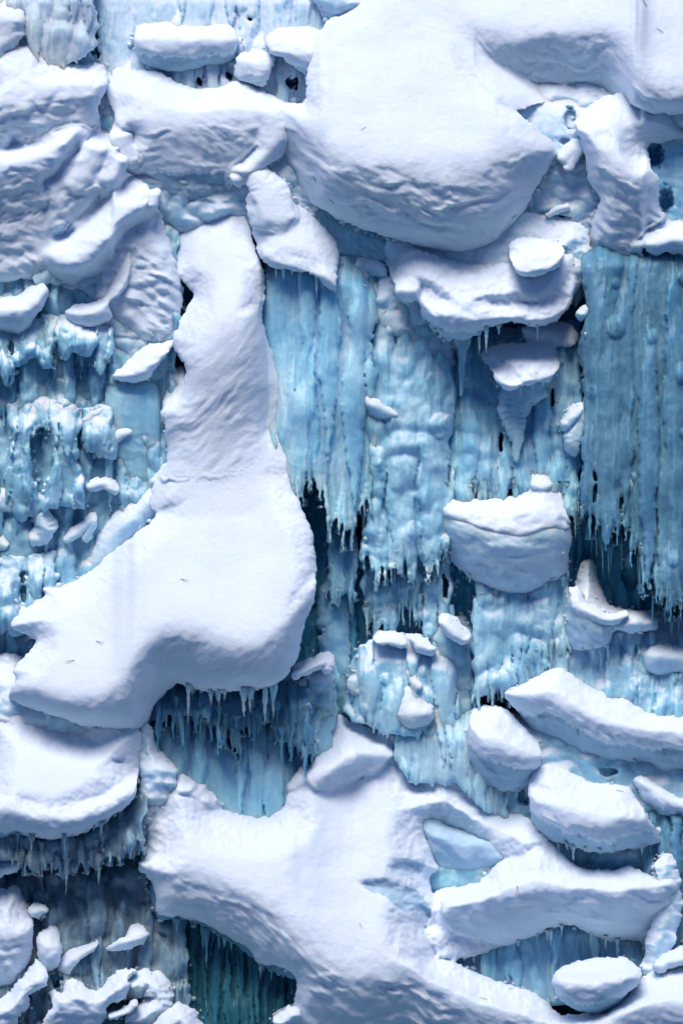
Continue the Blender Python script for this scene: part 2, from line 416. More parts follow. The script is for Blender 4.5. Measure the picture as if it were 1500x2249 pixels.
def curtain(name, label, cat, top, bot, mat, d=0, rad=(7, 20), prot=0.6, ncol=60, fringe=60, fw=(3.5, 10), nf=40, group=None, step=2.6, seed=1,
            bulge=0, thick=70, slots=(), ics=None, lean=0.0, rough=1.0, knobs=0, scallop=False, lump=0.0):
    d = d + 35
    """a sheet of frozen columns between a top line and a ragged, dripping bottom line"""
    rs = np.random.RandomState(seed)
    tp = np.array(pts(top)); bt = np.array(pts(bot))
    x0, x1 = min(tp[0, 0], bt[0, 0]), max(tp[-1, 0], bt[-1, 0]); y0 = tp[:, 1].min(); y1 = bt[:, 1].max() + fringe
    X, Y = np.meshgrid(np.arange(x0 - 8, x1 + 8 + step, step), np.arange(y0 - 8, y1 + 8 + step, step))
    wx = X + 5 * fbm(X / 60, Y / 90, seed + 1, 3) + 1.6 * fbm(X / 12, Y / 22, seed + 2, 2)
    xs = np.arange(x0 - 20, x1 + 20, 1.0)
    yb = np.interp(xs, bt[:, 0], bt[:, 1]); fr = np.zeros_like(xs)
    for i in range(int(nf * (1.0 if scallop else 1.7))):
        c = rs.uniform(x0, x1); w = rs.uniform(*fw); ln = fringe * (0.15 + 0.85 * rs.rand() ** 1.5)
        fr = np.maximum(fr, ln * (np.sqrt(np.maximum(0, 1 - ((xs - c) / w) ** 2)) if scallop else np.maximum(0, 1 - np.abs(xs - c) / w) ** 1.15))
    yb = yb + fr
    YB = np.interp(wx, xs, yb); YT = np.interp(X, tp[:, 0], tp[:, 1])
    sl = np.interp(wx, xs, np.abs(np.gradient(yb)))
    S = np.minimum((YB - Y) / np.sqrt(1 + sl ** 2), Y - YT + 5 * fbm(X / 15, Y / 15, seed + 3, 2))
    S = np.minimum(S, np.minimum(wx - x0, x1 - wx) + 13 * fbm(0 * X + seed * 3.3, Y / 85, seed + 16, 3) - 5 + 4 * fbm(X / 14, Y / 25, seed + 4, 2))
    nzs = fbm(X / 9, Y / 24, seed + 14, 3)
    for (cx, cy, ha, hb) in slots:
        ty = (Y - cy) / hb; u = (wx - cx) / (ha * (0.8 - 0.3 * ty))
        q = np.sqrt(u ** 2 + ty ** 2) + (0.55 if ha < 20 else 0.12) * nzs; S = np.minimum(S, (q - 0.8) * ha)
    D = np.full(X.shape, -0.6 * rad[0])
    for i in range(ncol):
        c = rs.uniform(x0, x1); r0 = rs.uniform(*rad); ya = rs.uniform(y0 - 80, y1 - 60); ln = rs.uniform(0.2, 0.9) * (y1 - y0) + 40
        w = 5 * noise(np.full(X.shape, c * 2.7), Y / 90 + c, seed + 5)
        t = (Y - ya) / ln
        r = r0 * np.clip(1 - t, 0, 1) ** 0.8 * ss(-0.05, 0.45, t) * (1 + 0.16 * noise(np.full(X.shape, c * 3.7), Y / 55 + c, seed + 6))
        u = wx - c - w
        h = np.sqrt(np.maximum(0, r * r - u * u))
        D = np.where(h > 0, smax(D, h * prot + rs.uniform(-10, 8) - 1.1 * rad[0] * ss(0.3, -0.05, t), 4), D)
    fine = np.zeros(X.shape)
    for i in range(int((x1 - x0) / 7)):
        c = rs.uniform(x0, x1); r0 = rs.uniform(2.5, 7); ya = rs.uniform(y0 - 60, y1 - 60); ln = rs.uniform(0.15, 0.6) * (y1 - y0) + 30
        u = wx - c - 4 * noise(np.full(X.shape, c * 1.9), Y / 70 + c, seed + 15); t = (Y - ya) / ln
        r = r0 * np.clip(1 - t, 0, 1) ** 0.8 * ss(-0.05, 0.3, t)
        fine = np.maximum(fine, np.sqrt(np.maximum(0, r * r - u * u)))
    D = D + 0.8 * fine
    for i in range(knobs):
        c, cy, r = rs.uniform(x0, x1), rs.uniform(y0, y1), rs.uniform(8, 24)
        q = ((X - c) ** 2 + ((Y - cy) * 0.8) ** 2) / r ** 2
        D = np.where(q < 1, smax(D, D + r * 0.55 * (np.maximum(0, 1 - q)) ** 0.7, 2), D)
    bl = bulge * np.clip(1 - ((X - (x0 + x1) / 2) / ((x1 - x0) / 2)) ** 2, 0, 1) ** 0.5
    D = D + rough * (3 * fbm(X / 36, Y / 100, seed + 7, 3) + 0.8 * fbm(X / 9, Y / 18, seed + 8, 2)) + 9 * fbm(X / 120, Y / 200, seed + 9, 2)
    rr_ = 26.0 if scallop else 12.0
    q = 1 - np.clip(S / rr_, 0, 1); D = D - 0.8 * rr_ * (1 - np.sqrt(np.maximum(0, 1 - q * q)))
    D = D + d + bl + lean * (Y - y0)
    if lump:
        n1 = np.sqrt(fbm(X / 85, Y / 95, seed + 70, 2) ** 2 + 0.004); n2 = np.sqrt(fbm(X / 34, Y / 48, seed + 72, 2) ** 2 + 0.006)
        D = D + lump * (36 * n1 + 7 * n2 - 12)
    gg = g_get(X, Y, 6); hg = np.maximum(D - gg, 0)
    D = D - 60 * np.tanh(hg / 60) * ss(70, 0, np.minimum(Y - YT, 1e3)) * 0.9
    g_put(X, Y, S, D)
    D = D + LEAN * (Y - 1124.5)
    V, F = build_mesh(name, X, Y, S, D, step, thick, 0.15)
    o = tag(link_mesh(name, V, F, mat), label, cat, group)
    for i, (n, lmin, lmax, rmin, rmax) in enumerate(ics or ()):
        random.seed(seed * 31 + i)
        for k in range(n):
            x = random.uniform(x0 + 6, x1 - 6); yy = float(np.interp(x, bt[:, 0], bt[:, 1])) - random.uniform(0, 50)
            icicle(o, x, yy, d + lean * (yy - y0) + random.uniform(-6, 12), random.uniform(lmin, lmax), random.uniform(rmin, rmax), mat)
    return o

# ------------------------------------------------------------------ the setting: frozen cliff, and the unseen floor and far side added for the light
def ice_wall():
    step = 6.0
    X, Y = np.meshgrid(np.arange(-520, 2020, step), np.arange(-520, 2830, step))
    S = np.minimum(np.minimum(X + 510, 2010 - X), np.minimum(Y + 510, 2820 - Y))
    D = -75 + 18 * fbm(X / 240, Y / 330, 3, 3) + 16 * fbm(X / 34, Y / 190, 5, 4) + 12 * np.abs(fbm(X / 60, Y / 60, 8, 3)) + 6 * fbm(X / 16, Y / 40, 9, 2)
    D = D + LEAN * (Y - 1124.5)
    V, F = build_mesh('ice_wall', X, Y, S, D, step, 260, 0.0)
    tag(link_mesh('ice_wall', V, F, ICE_RECESS_SHADE), 'blue ice wall behind the frozen curtains, coloured dark for recess shade', None, None, 'structure')
ice_wall()
def bounce_floor():  # unseen floor added for bounce; its blue tone tints the shade
    n = 60
    gx = np.linspace(-1, 1, n); X, Y = np.meshgrid(np.sign(gx) * np.abs(gx) ** 2 * 400, np.sign(gx) * np.abs(gx) ** 2 * 400)
    Z = -0.3 + 0.25 * fbm(X / 6, Y / 6, 2, 3)
    V = np.stack([X, Y, Z], -1).reshape(-1, 3); i = np.arange(n * n).reshape(n, n)
    F = np.stack([i[:-1, :-1], i[:-1, 1:], i[1:, 1:], i[1:, :-1]], -1).reshape(-1, 4)
    m, nn, p = mat_new('blue_bounce_rock'); g = coords(nn)
    nn.links.new(ramp(nn, nz(nn, g.outputs['Position'], 0.8, 5), [(0.4, (0.05, 0.09, 0.13)), (0.6, (0.34, 0.48, 0.64))]), p.inputs['Base Color'])
    p.inputs['Roughness'].default_value = 0.9
    tag(link_mesh('ground', V, F, m), 'added canyon floor out of view, bluish to bounce light', None, None, 'structure')
bounce_floor()
def sky_blocking_side():  # unseen wall added to block low sky and dim the lower snow
    X, Z = np.meshgrid(np.linspace(-220, 220, 120), np.linspace(-1, 43, 36))
    Y = -28 - 0.1 * (Z) + 1.5 * fbm(X / 14, Z / 10, 31, 4); Z = Z + 2 * fbm(X / 9, Z * 0, 33, 3) * (Z > 38)
    V = np.stack([X, Y, Z], -1).reshape(-1, 3); i = np.arange(X.size).reshape(X.shape)
    F = np.stack([i[:-1, :-1], i[1:, :-1], i[1:, 1:], i[:-1, 1:]], -1).reshape(-1, 4)
    m, nn, p = mat_new('blue_fill_rock'); g = coords(nn)
    nn.links.new(ramp(nn, nz(nn, g.outputs['Position'], 0.4, 6), [(0.4, (0.04, 0.08, 0.13)), (0.62, (0.22, 0.33, 0.48))]), p.inputs['Base Color'])
    p.inputs['Roughness'].default_value = 0.9
    tag(link_mesh('cliff', V, F, m), 'added canyon side behind the camera, blocking low sky, bluish for fill', None, None, 'structure')
sky_blocking_side()

# ------------------------------------------------------------------ ice curtains and blocks, back to front
G_CURT = 'frozen curtains of the waterfall'
# top left
curtain('ice_curtain', 'grey clouded ice folds in the top left corner behind the snow', 'ice curtain', '-60 -60 215 -60', '-60 150 60 150 130 150 205 110', ICE_WARM, d=20, rad=(18, 40), ncol=26, fringe=30, nf=8, group=G_CURT, seed=11)
curtain('ice_curtain', 'snow dusted ice slope below the top edge, left of the largest pillow', 'ice curtain', '205 -60 740 -60', '205 170 420 210 560 230 700 240', FROST_PALE, d=-75, rad=(14, 34), ncol=46, fringe=20, nf=12, group=G_CURT, seed=12, lean=0.16,
        slots=((440, 182, 9, 12), (504, 166, 10, 12), (640, 185, 16, 18), (548, 42, 10, 7)), knobs=14)
curtain('ice_curtain', 'blue ice columns beyond the left side of the snow', 'ice curtain', '-520 -300 -40 -300', '-520 2500 -40 2500', ICE_SLATE, d=-30, rad=(20, 60), ncol=60, fringe=40, nf=10, group=G_CURT, seed=71, step=6)
curtain('ice_curtain', 'blue ice columns beyond the right side of the snow', 'ice curtain', '1540 -300 2020 -300', '1540 2500 2020 2500', ICE_SLATE, d=-30, rad=(20, 60), ncol=60, fringe=40, nf=10, group=G_CURT, seed=72, step=6)
# left
curtain('ice_curtain', 'shadowed blue ice at the left edge between the snowy ledges', 'ice curtain', '-60 450 400 450', '-60 900 200 880 400 900', FROST_WALL, d=-5, rad=(12, 34), ncol=50, fringe=50, nf=26, group=G_CURT, seed=21, knobs=16, lump=0.6, lean=0.03,
        slots=())
curtain('ice_curtain', 'rippled blue ice at the left edge with an ice arch and small snow clumps', 'ice curtain', '-60 830 420 830', '-60 1560 60 1540 110 1320 250 1280 420 1180', FROST_WALL, d=10, rad=(12, 32), ncol=70, fringe=20, nf=26, group=G_CURT, seed=22, knobs=26, lump=0.6,
        slots=())
for lab, tp, bt, d_, fr_, sd2, sl in (
    ('blue ice apron with drooping lobes beneath the crescent of snow', '90 690 250 690', '90 740 140 760 190 770 250 760', 44, 70, 61, ()),
    ('scalloped ice apron at the left edge under the tongue shaped ledge', '-60 700 130 700', '-60 800 60 790 130 770', 30, 60, 62, ((30, 770, 9, 26),)),
    ('ice arch with two thick legs at the left', '10 890 60 876 120 880 188 900', '10 1090 60 1110 120 1110 188 1120', 40, 50, 64, ((92, 1010, 36, 92),)),
    ('scalloped ice fold left of the smooth slab', '180 900 262 880', '180 960 262 990', 34, 60, 65, ()),
    ('lowest ice fold at the left edge beside the S shaped pillow', '-60 1230 130 1210', '-60 1400 60 1360 130 1270', 40, 50, 67, ((50, 1300, 12, 40),))):
    curtain('ice_apron', lab, 'ice apron', tp, bt, FROST_WALL, d=d_, rad=(14, 36), ncol=16, fringe=fr_, fw=(14, 30), nf=9, group='ice folds on the left wall', seed=sd2, lean=0.06, scallop=True, lump=0.5, slots=sl, knobs=3, bulge=18)
mass('snow_bank', 'rough blue white snow wall behind the ledges at upper left', 'snow bank', [L('60 400 200 380 330 440 380 520 400 640 380 770 300 800 240 760 200 690 100 620 -60 600 -60 440', '-60 560 60 150 560 70 390 560 70', 0.15, 0.0, 40, 24)], FROST_PALE, amp=1.1, lump=0.7, thick=120, rag=4)
mass('ice_slab', 'smooth pale blue ice slab left of the snow chute', 'ice slab', [L('235 850 300 835 345 845 355 920 355 980 366 1040 368 1070 320 1105 290 1090 270 1040 245 1000 235 920', '235 900 70 300 890 75 365 880 70', 0.15, 0.05, 24, 20)], ICE, amp=0.5, thick=90, rag=1.5)
# centre
curtain('ice_curtain', 'deep blue ice columns in the dark cleft beside the smooth S shaped pillow', 'ice curtain', '600 950 830 950', '600 1500 700 1560 830 1500', ICE_RECESS_SHADE, d=-95, rad=(8, 22), ncol=40, fringe=60, nf=26, group=G_CURT, seed=31, slots=((680, 1370, 18, 60), (795, 1370, 16, 60)))
curtain('ice_curtain', 'tall blue ice curtain in the centre, hanging straight below the small snow pillow', 'ice curtain', '575 560 640 560 760 560 830 600', '618 1020 650 1040 690 1010 720 1090 770 1120 812 1060', ICE, d=20, rad=(14, 46), ncol=40, fringe=110, nf=46, group=G_CURT, seed=32, bulge=46,
        slots=(), ics=((34, 40, 130, 4, 9),))
curtain('ice_curtain', 'pale blue ice curtain right of the tallest central one, with snowy bumps', 'ice curtain', '800 560 930 640 1000 780', '790 1180 830 1230 890 1200 950 1220 1000 1130', FROST_BLUE, d=-5, rad=(12, 42), ncol=40, fringe=90, nf=46, group=G_CURT, seed=33, lump=0.5, bulge=30, knobs=18,
        slots=((985, 1040, 5, 24),), ics=((34, 30, 110, 4, 8),))
curtain('ice_curtain', 'ragged ice curtain above the cracked grey boulder of snow', 'ice curtain', '960 700 1110 720 1280 700', '960 1100 1060 1090 1160 1060 1280 1120', ICE, d=-30, rad=(10, 32), ncol=44, fringe=60, nf=50, group=G_CURT, seed=34, lump=0.5, lean=0.1,
        slots=((1098, 970, 7, 40), (1215, 880, 5, 36), (1048, 1085, 9, 14)), ics=((40, 30, 90, 3, 7),))
curtain('ice_curtain', 'broken icicle curtain in the middle, above the snow topped ice mound', 'ice curtain', '785 1100 900 1100 1000 1130', '800 1350 860 1360 900 1290 950 1400 1000 1340', FROST_BLUE, d=-40, rad=(10, 36), ncol=40, fringe=60, nf=40, group=G_CURT, seed=35, lump=0.5, knobs=16,
        slots=((975, 1290, 9, 44), (908, 1215, 5, 12)), ics=((36, 30, 100, 3, 8),))
mass('ice_pillar', 'rounded blue ice pillar standing in the dark central cleft', 'ice pillar', [B('735 1300 36 -10 732 1390 34 -5 742 1470 30 -15 738 1590 26 -20', 0.8)], ICE, amp=0.9, lump=0.35, thick=80, rag=2.5)
curtain('ice_curtain', 'slender hanging ice strip above the rounded ice pillar', 'ice curtain', '715 1090 790 1090', '715 1270 750 1290 790 1280', ICE, d=-35, rad=(6, 16), ncol=24, fringe=70, nf=14, group=G_CURT, seed=36, bulge=16, ics=((8, 40, 120, 3, 6),))
curtain('ice_mound', 'pale frosted ice mound in the centre, topped with two low snow pads', 'ice mound', '748 1500 790 1418 850 1386 930 1394 1012 1424', '748 1560 800 1590 860 1612 930 1620 1012 1640', FROST_BLUE, d=-15, rad=(12, 36), ncol=26, fringe=16, nf=10, seed=47, bulge=40, slots=(), knobs=6)
curtain('ice_curtain', 'pale ice columns rising from the smooth snow saddle at lower centre', 'ice curtain', '862 1560 940 1560 1100 1560', '862 1660 900 1720 1000 1720 1060 1780 1120 1800', ICE_PALE, d=10, rad=(8, 24), ncol=36, fringe=10, nf=10, group=G_CURT, seed=37, bulge=20, lean=0.06)
mass('ice_column', 'ice column beneath the rounded snow knob right of the ice mound', 'ice column', [B('995 1400 50 40 1010 1470 48 40 1015 1560 38 26 1005 1700 34 20', 0.8)], ICE_PALE, amp=1.0, lump=0.5, thick=120, rag=3)
curtain('ice_curtain', 'ice curtain dripping beneath the cracked grey boulder of snow', 'ice curtain', '1030 1230 1150 1240 1260 1200', '1040 1520 1110 1510 1180 1460 1250 1420', FROST_BLUE, d=-5, rad=(12, 40), ncol=40, fringe=60, nf=36, group=G_CURT, seed=38, lump=0.5, knobs=16, slots=(), ics=((26, 20, 70, 3, 7),))
# right
curtain('ice_curtain', 'broad slate blue ice curtain filling the right edge', 'ice curtain', '1272 520 1400 520 1560 500', '1275 1040 1320 1120 1370 1100 1410 1200 1460 1270 1560 1290', ICE_SLATE, d=45, rad=(12, 50), ncol=60, fringe=120, nf=60, group=G_CURT, seed=41, bulge=40, knobs=14, thick=90,
        slots=((1305, 1080, 5, 40), (1362, 1130, 5, 44)), ics=((30, 60, 150, 4, 9), (14, 90, 190, 4, 8)))
curtain('ice_curtain', 'dark recessed ice at the right behind the icicle fringe', 'ice curtain', '1240 1080 1560 1080', '1240 1380 1400 1370 1560 1380', ICE_RECESS_SHADE, d=-90, rad=(8, 24), ncol=36, fringe=30, nf=20, group=G_CURT, seed=42, slots=((1388, 1268, 34, 34),))
curtain('ice_curtain', 'pale blue ice at the right edge below the icicle fringe', 'ice curtain', '1180 1330 1300 1330 1560 1350', '1180 1560 1300 1560 1420 1600 1560 1620', FROST_BLUE, d=-30, rad=(9, 26), ncol=50, fringe=16, nf=26, group=G_CURT, seed=43, lump=0.6, lean=0.16, knobs=16, slots=(), ics=((20, 30, 90, 3, 8),))
curtain('ice_curtain', 'teal ice in the gaps between the stacked snow pillows at lower right', 'ice curtain', '1020 1560 1300 1560 1560 1620', '1020 1960 1300 1980 1560 1960', FROST_BLUE, d=-20, rad=(9, 28), ncol=60, fringe=10, nf=20, group=G_CURT, seed=44, lump=0.6, lean=0.12, knobs=20, slots=(), ics=((26, 30, 70, 3, 7),))
curtain('ice_curtain', 'shaded teal ice along the right edge at lower right', 'ice curtain', '1400 1740 1560 1740', '1400 2160 1560 2140', ICE_SLATE, d=40, rad=(10, 30), ncol=30, fringe=10, nf=10, group=G_CURT, seed=45, lean=0.1)
# bowl, lower left and bottom
curtain('ice_curtain', 'teal ice hollow under the overhang of the smooth S shaped pillow', 'ice curtain', '300 1480 500 1480 745 1440', '300 1830 480 1820 600 1830 745 1800', ICE, d=20, rad=(14, 44), ncol=36, fringe=10, nf=16, group=G_CURT, seed=51, lean=0.16, slots=(), ics=((0, 1, 1, 1, 1),))
curtain('ice_curtain', 'wet icicle fringe hanging in the hollow of the S shaped pillow', 'ice curtain', '330 1495 400 1500 560 1510 690 1480', '345 1570 400 1570 470 1580 530 1600 600 1560 640 1640 690 1640', ICE_SLATE, d=110, rad=(9, 24), ncol=36, fringe=90, nf=26, group=G_CURT, seed=52, lean=0.05, ics=((14, 30, 100, 4, 9),))
curtain('ice_curtain', 'grey dripping ice under the lower left snow pillow', 'ice curtain', '-60 1780 120 1800 330 1740', '-60 1890 60 1890 150 1900 250 1880 330 1850', ICE_GREY, d=190, rad=(10, 30), ncol=40, fringe=40, nf=30, group=G_CURT, seed=53, lump=0.6, knobs=22, ics=((16, 30, 80, 3, 7),))
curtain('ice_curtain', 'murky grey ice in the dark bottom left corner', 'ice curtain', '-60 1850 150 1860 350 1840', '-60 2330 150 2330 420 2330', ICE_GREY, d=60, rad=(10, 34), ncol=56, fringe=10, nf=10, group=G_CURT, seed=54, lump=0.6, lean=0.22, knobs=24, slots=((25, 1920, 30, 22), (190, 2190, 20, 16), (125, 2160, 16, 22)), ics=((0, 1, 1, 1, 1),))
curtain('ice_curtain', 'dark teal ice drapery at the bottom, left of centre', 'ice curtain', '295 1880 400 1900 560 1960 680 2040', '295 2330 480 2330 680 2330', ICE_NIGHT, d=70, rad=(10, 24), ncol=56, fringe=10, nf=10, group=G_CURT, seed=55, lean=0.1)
curtain('ice_curtain', 'teal ice in the hollow beneath the long shelf at the lower right', 'ice curtain', '970 1990 1200 1990 1480 1990', '970 2180 1200 2210 1480 2190', ICE, d=30, rad=(9, 26), ncol=50, fringe=10, nf=10, group=G_CURT, seed=56, lean=0.28, knobs=16, slots=(), ics=((14, 30, 70, 3, 6),))

# ------------------------------------------------------------------ old snow frozen to the wall behind the ledges
mass('snow_bank', 'rough white snow frozen to the wall behind the upper left ledges', 'snow bank', [L('-60 130 200 120 260 150 420 200 560 200 700 240 760 420 700 520 600 560 500 480 420 520 300 470 180 470 -60 500', '-60 330 40 300 330 50 500 330 60 760 350 50', 0.2, 0.0, 40, 30)], FROST_PALE, amp=1.1, lump=0.7, thick=120, rag=5)
mass('snow_bank', 'blue white snow frozen to the wall in the gully at upper right', 'snow bank', [L('1020 120 1300 150 1560 160 1560 330 1420 330 1420 520 1300 560 1250 640 1120 560 1080 400', '1020 330 40 1250 340 50 1560 340 40', 0.2, 0.0, 40, 30)], FROST_PALE, amp=1.8, lump=0.7, thick=120, rag=5, holes=((1222, 486, 30, 12, 80), (1245, 300, 12, 20, 60)))
mass('snow_bank', 'crumbly snow slope between the S shaped pillow and the lower left one', 'snow bank', [L('-50 1460 40 1440 200 1500 320 1560 340 1700 330 1780 280 1700 150 1620 -50 1600', '-50 1560 150 150 1580 170 340 1640 170', 0.3, 0.0, 40, 30)], FROST_PALE, amp=1.1, lump=0.4, thick=150, rag=4)
mass('ice_bank', 'teal ice bank between the stacked pillows at lower right', 'ice bank', [L('1040 1600 1200 1560 1420 1640 1560 1660 1560 1960 1420 1940 1250 1920 1120 1800 1040 1720', '1040 1750 60 1250 1780 80 1560 1800 80', 0.2, 0.0, 50, 30)], FROST_BLUE, amp=1.1, lump=0.7, thick=130, rag=4, holes=((1270, 1882, 26, 20, 60), (1150, 1750, 14, 20, 60), (1335, 1695, 20, 10, 50)))

# ------------------------------------------------------------------ snow: top left
G_L = 'snow covered ledges on the left wall'
mass('snow_hump', 'white snow knob jutting from the left edge at the very top', 'snow hump', [B('-20 40 40 90 15 40 36 96 36 46 16 96', 0.9), B('-20 100 50 90 20 70 36 92')], SNOW, thick=120)
mass('snow_slope', 'folded snow slope at the upper left with a cornice and ledges sweeping down left', 'snow slope', [L('-60 330 60 300 160 280 300 400 340 440 370 520 400 640 380 740 320 760 270 720 180 640 100 610 -60 600', '-60 480 80 100 480 90 400 560 84', 0.2, 0.0, 40, 30),
      L('-40 100 40 97 90 105 112 130 180 142 215 138 237 165 230 205 216 250 215 300 160 330 110 350 40 352 -40 352', '-40 236 150 30 212 150 100 206 146 180 196 142 237 184 136', 0.75, 0.35, 34, 16),
      L('-40 345 15 345 60 335 100 320 140 290 165 286 164 302 148 340 125 375 92 400 108 425 118 440 90 470 50 520 -40 545', '-40 372 170 20 358 172 60 352 172 110 338 170 164 296 160', 0.8, 0.3, 30, 12),
      L('140 310 175 265 214 245 222 285 240 292 262 300 278 326 270 360 266 392 240 412 216 430 180 470 140 520 100 500 98 440 88 404 120 380', '100 430 130 150 400 134 200 380 130 240 350 126 278 322 120', 0.5, 0.2, 30, 22), B('210 330 28 128 170 400 26 132', 0.7), B('262 350 20 124 236 396 18 124', 0.7),
      L('266 398 286 387 322 402 330 430 312 458 274 482 258 504 248 532 228 560 205 580 165 602 122 592 106 566 116 546 150 530 192 490 228 440', '100 566 140 165 580 150 205 560 158 240 522 162 262 480 160 334 432 146', 0.8, 0.5, 24, 10),
      L('-40 500 60 440 110 440 130 490 125 540 90 575 30 560 -40 580', '-40 500 110 60 480 116 130 460 110', 0.5, 0.3, 30, 20),
      L('300 470 335 455 350 490 352 540 372 560 380 605 402 625 372 662 352 700 362 740 330 760 290 750 262 700 262 640 285 580 268 540', '262 560 84 310 540 90 380 550 84', 0.5, 0.1, 28, 22)], SNOW, k=14, amp=1.5, lump=0.3, thick=170, rag=3, mat2=FROST_PALE, pits=(('14 308 24 292 40 292 54 310 50 330 22 338 10 330', 34), ('118 500 150 496 168 506 160 530 130 534 116 520', 16), ('170 608 196 596 226 604 220 640 190 662 168 650', 18)))
mass('snow_hump', 'small round snow hump beside the folded slope, under the saddle', 'snow hump', [B('340 426 14 118 334 448 14 120')], SNOW, thick=80)
mass('snow_ledge', 'tongue shaped snow ledge with a shaded belly at the left edge', 'snow ledge', [L('-30 660 33 650 67 629 92 620 106 636 106 652 96 674 80 694 64 724 48 737 25 731 -30 715', '-30 694 120 30 684 124 66 672 124 106 634 116', 0.9, 0.5, 22, 9)], SNOW, group=G_L, thick=110, amp=0.6, rag=1.5)
mass('ice_lump', 'frosted ice knob above the tongue shaped ledge', 'ice lump', [B('92 612 18 70 116 590 20 74 126 612 14 70')], FROST_PALE, amp=1.2, lump=0.4, thick=80)
mass('snow_ledge', 'crescent of snow over a pale ice rim, hollow behind it', 'snow ledge', [L('143 684 167 669 207 664 233 644 250 612 262 566 270 548 286 552 288 584 281 622 264 650 241 666 248 696 233 706 213 716 180 720 160 710', '136 694 100 200 688 114 240 666 118 268 640 118 292 590 108', 0.7, 0.6, 18, 7)], SNOW, group=G_L, thick=90, amp=0.9, rag=2)
mass('snow_ledge', 'slanting snow ledge pointing down left, above the smooth ice slab', 'snow ledge', [L('246 826 273 801 300 774 323 757 357 751 382 748 368 780 341 810 330 830 300 841 266 838', '240 832 110 300 826 122 340 796 124 390 756 110', 0.8, 0.55, 18, 7)], SNOW, group=G_L, thick=90, amp=0.8, rag=2)
mass('snow_ledge', 'upright snow strand against the edge of the bright chute', 'snow ledge', [L('386 812 408 809 411 846 402 884 384 914 363 931 352 916 356 888 370 854', '350 905 100 380 895 106 405 850 104', 0.5, 0.5, 16, 8)], SNOW, group=G_L, thick=80, amp=0.8, rag=2)
mass('snow_cover', 'crust of snow on the top of the ice arch at the left', 'snow cover', [L('50 884 62 874 87 866 114 874 140 879 162 884 172 902 178 916 150 917 132 913 103 917 78 927 52 932', '46 910 74 90 904 80 140 902 80 182 908 70', 0.6, 0.5, 18, 8)], SNOW, amp=1.5, lump=0.4, thick=70, rag=3)
for nm, lab, sp_, mt in (
    ('ice_lump', 'round ice knob hanging below the crescent of snow', '130 745 26 60 150 735 16 66 128 766 20 56', FROST),
    ('ice_lump', 'ice nodule with two drooping lobes under the crescent ledge', '180 790 34 40 228 786 20 50 200 760 30 44', FROST),
    ('snow_clump', 'little snow clump above the arch, at its right', '190 922 9 72 208 912 10 76 222 902 8 74', SNOW),
    ('snow_clump', 'snow clump perched beside the dark hole left of the ice slab', '248 972 11 74 268 952 13 80 284 948 9 76', SNOW),
    ('snow_clump', 'snow cap on a bump below the ice slab', '200 1070 10 80 228 1060 16 86 250 1074 12 82', SNOW),
    ('snow_clump', 'snow clump at the left edge, below the ice arch', '-4 1100 28 70 32 1098 26 80 50 1112 16 76', FROST_PALE),
    ('snow_clump', 'larger snow clump beside the left edge one', '92 1132 20 88 100 1160 26 92 84 1176 22 84', FROST_PALE),
    ('snow_clump', 'snow scrap with an icy underside beside the S shaped pillow head', '148 1184 8 70 172 1166 14 76 204 1140 14 80 190 1180 12 74', FROST_PALE),
    ('snow_clump', 'narrow snow clump at the left edge below the larger clump', '-6 1180 18 60 6 1196 14 60', FROST_PALE),
    ('snow_clump', 'snow wedge at the end of the ice slab', '340 1058 12 84 372 1030 14 92 352 1090 16 90', SNOW),
    ('snow_bank', 'crumbly snow slope leading into the S shaped pillow', '200 1240 22 60 270 1160 34 80 330 1110 30 90 380 1080 30 100', FROST_PALE),
    ('snow_strand', 'thin snow rim along a dark crack left of the S shaped pillow', '14 1362 6 90 50 1340 8 100 84 1318 8 110', SNOW)):
    mass(nm, lab, nm.replace('_', ' '), [B(sp_)], mt, amp=1.3, lump=0.3, thick=80, rag=2.2, step=2.5)

# ------------------------------------------------------------------ snow: top
mass('snow_ledge', 'low snow ledge along the top edge, left of centre', 'snow ledge', [L('295 75 310 53 360 48 420 58 480 52 512 60 524 85 518 118 500 137 440 148 390 157 340 151 310 135 297 110', '290 86 60 350 92 70 440 92 70 526 84 60', 0.9, 0.35, 26, 12)], SNOW, icy=34, mat2=OLD_SNOW, thick=130, amp=0.8, rag=2)
mass('snow_pillow', 'small oval snow pillow tucked against the left of the largest pillow', 'snow pillow', [L('585 92 592 74 612 62 650 58 690 62 720 75 700 150 682 170 650 150 613 126 592 118', '580 104 90 620 113 100 660 122 104 720 120 90', 0.8, 0.5, 26, 10)], SNOW, icy=28, mat2=OLD_SNOW, thick=120, amp=0.7)
mass('snow_clump', 'low snow hump below the small oval pillow', 'snow clump', [L('516 145 526 118 560 109 590 114 600 130 598 158 580 190 540 180 520 170', '510 140 60 560 136 66 600 138 60', 0.7, 0.2, 24, 12)], SNOW, thick=100, amp=0.9, rag=3)
mass('snow_clump', 'corner of snow at the top edge beside the largest pillow', 'snow clump', [L('680 -40 700 20 722 50 760 40 830 -40', '680 0 40 760 10 40 830 0 40', 0.5, 0.5, 24, 14)], FROST_PALE, thick=100)
mass('ice_block', 'teal crescent of bare ice under the saddle, above the snow chute', 'ice block', [L('320 400 520 400 505 470 470 500 360 500 330 460', '320 440 36 520 440 36', 0.1, 0.1, 20, 20)], ICE, amp=0.6, thick=80)
mass('ice_block', 'small notch of teal ice between the cornice and the saddle', 'ice block', [B('234 262 34 40')], ICE, amp=0.6, thick=60)
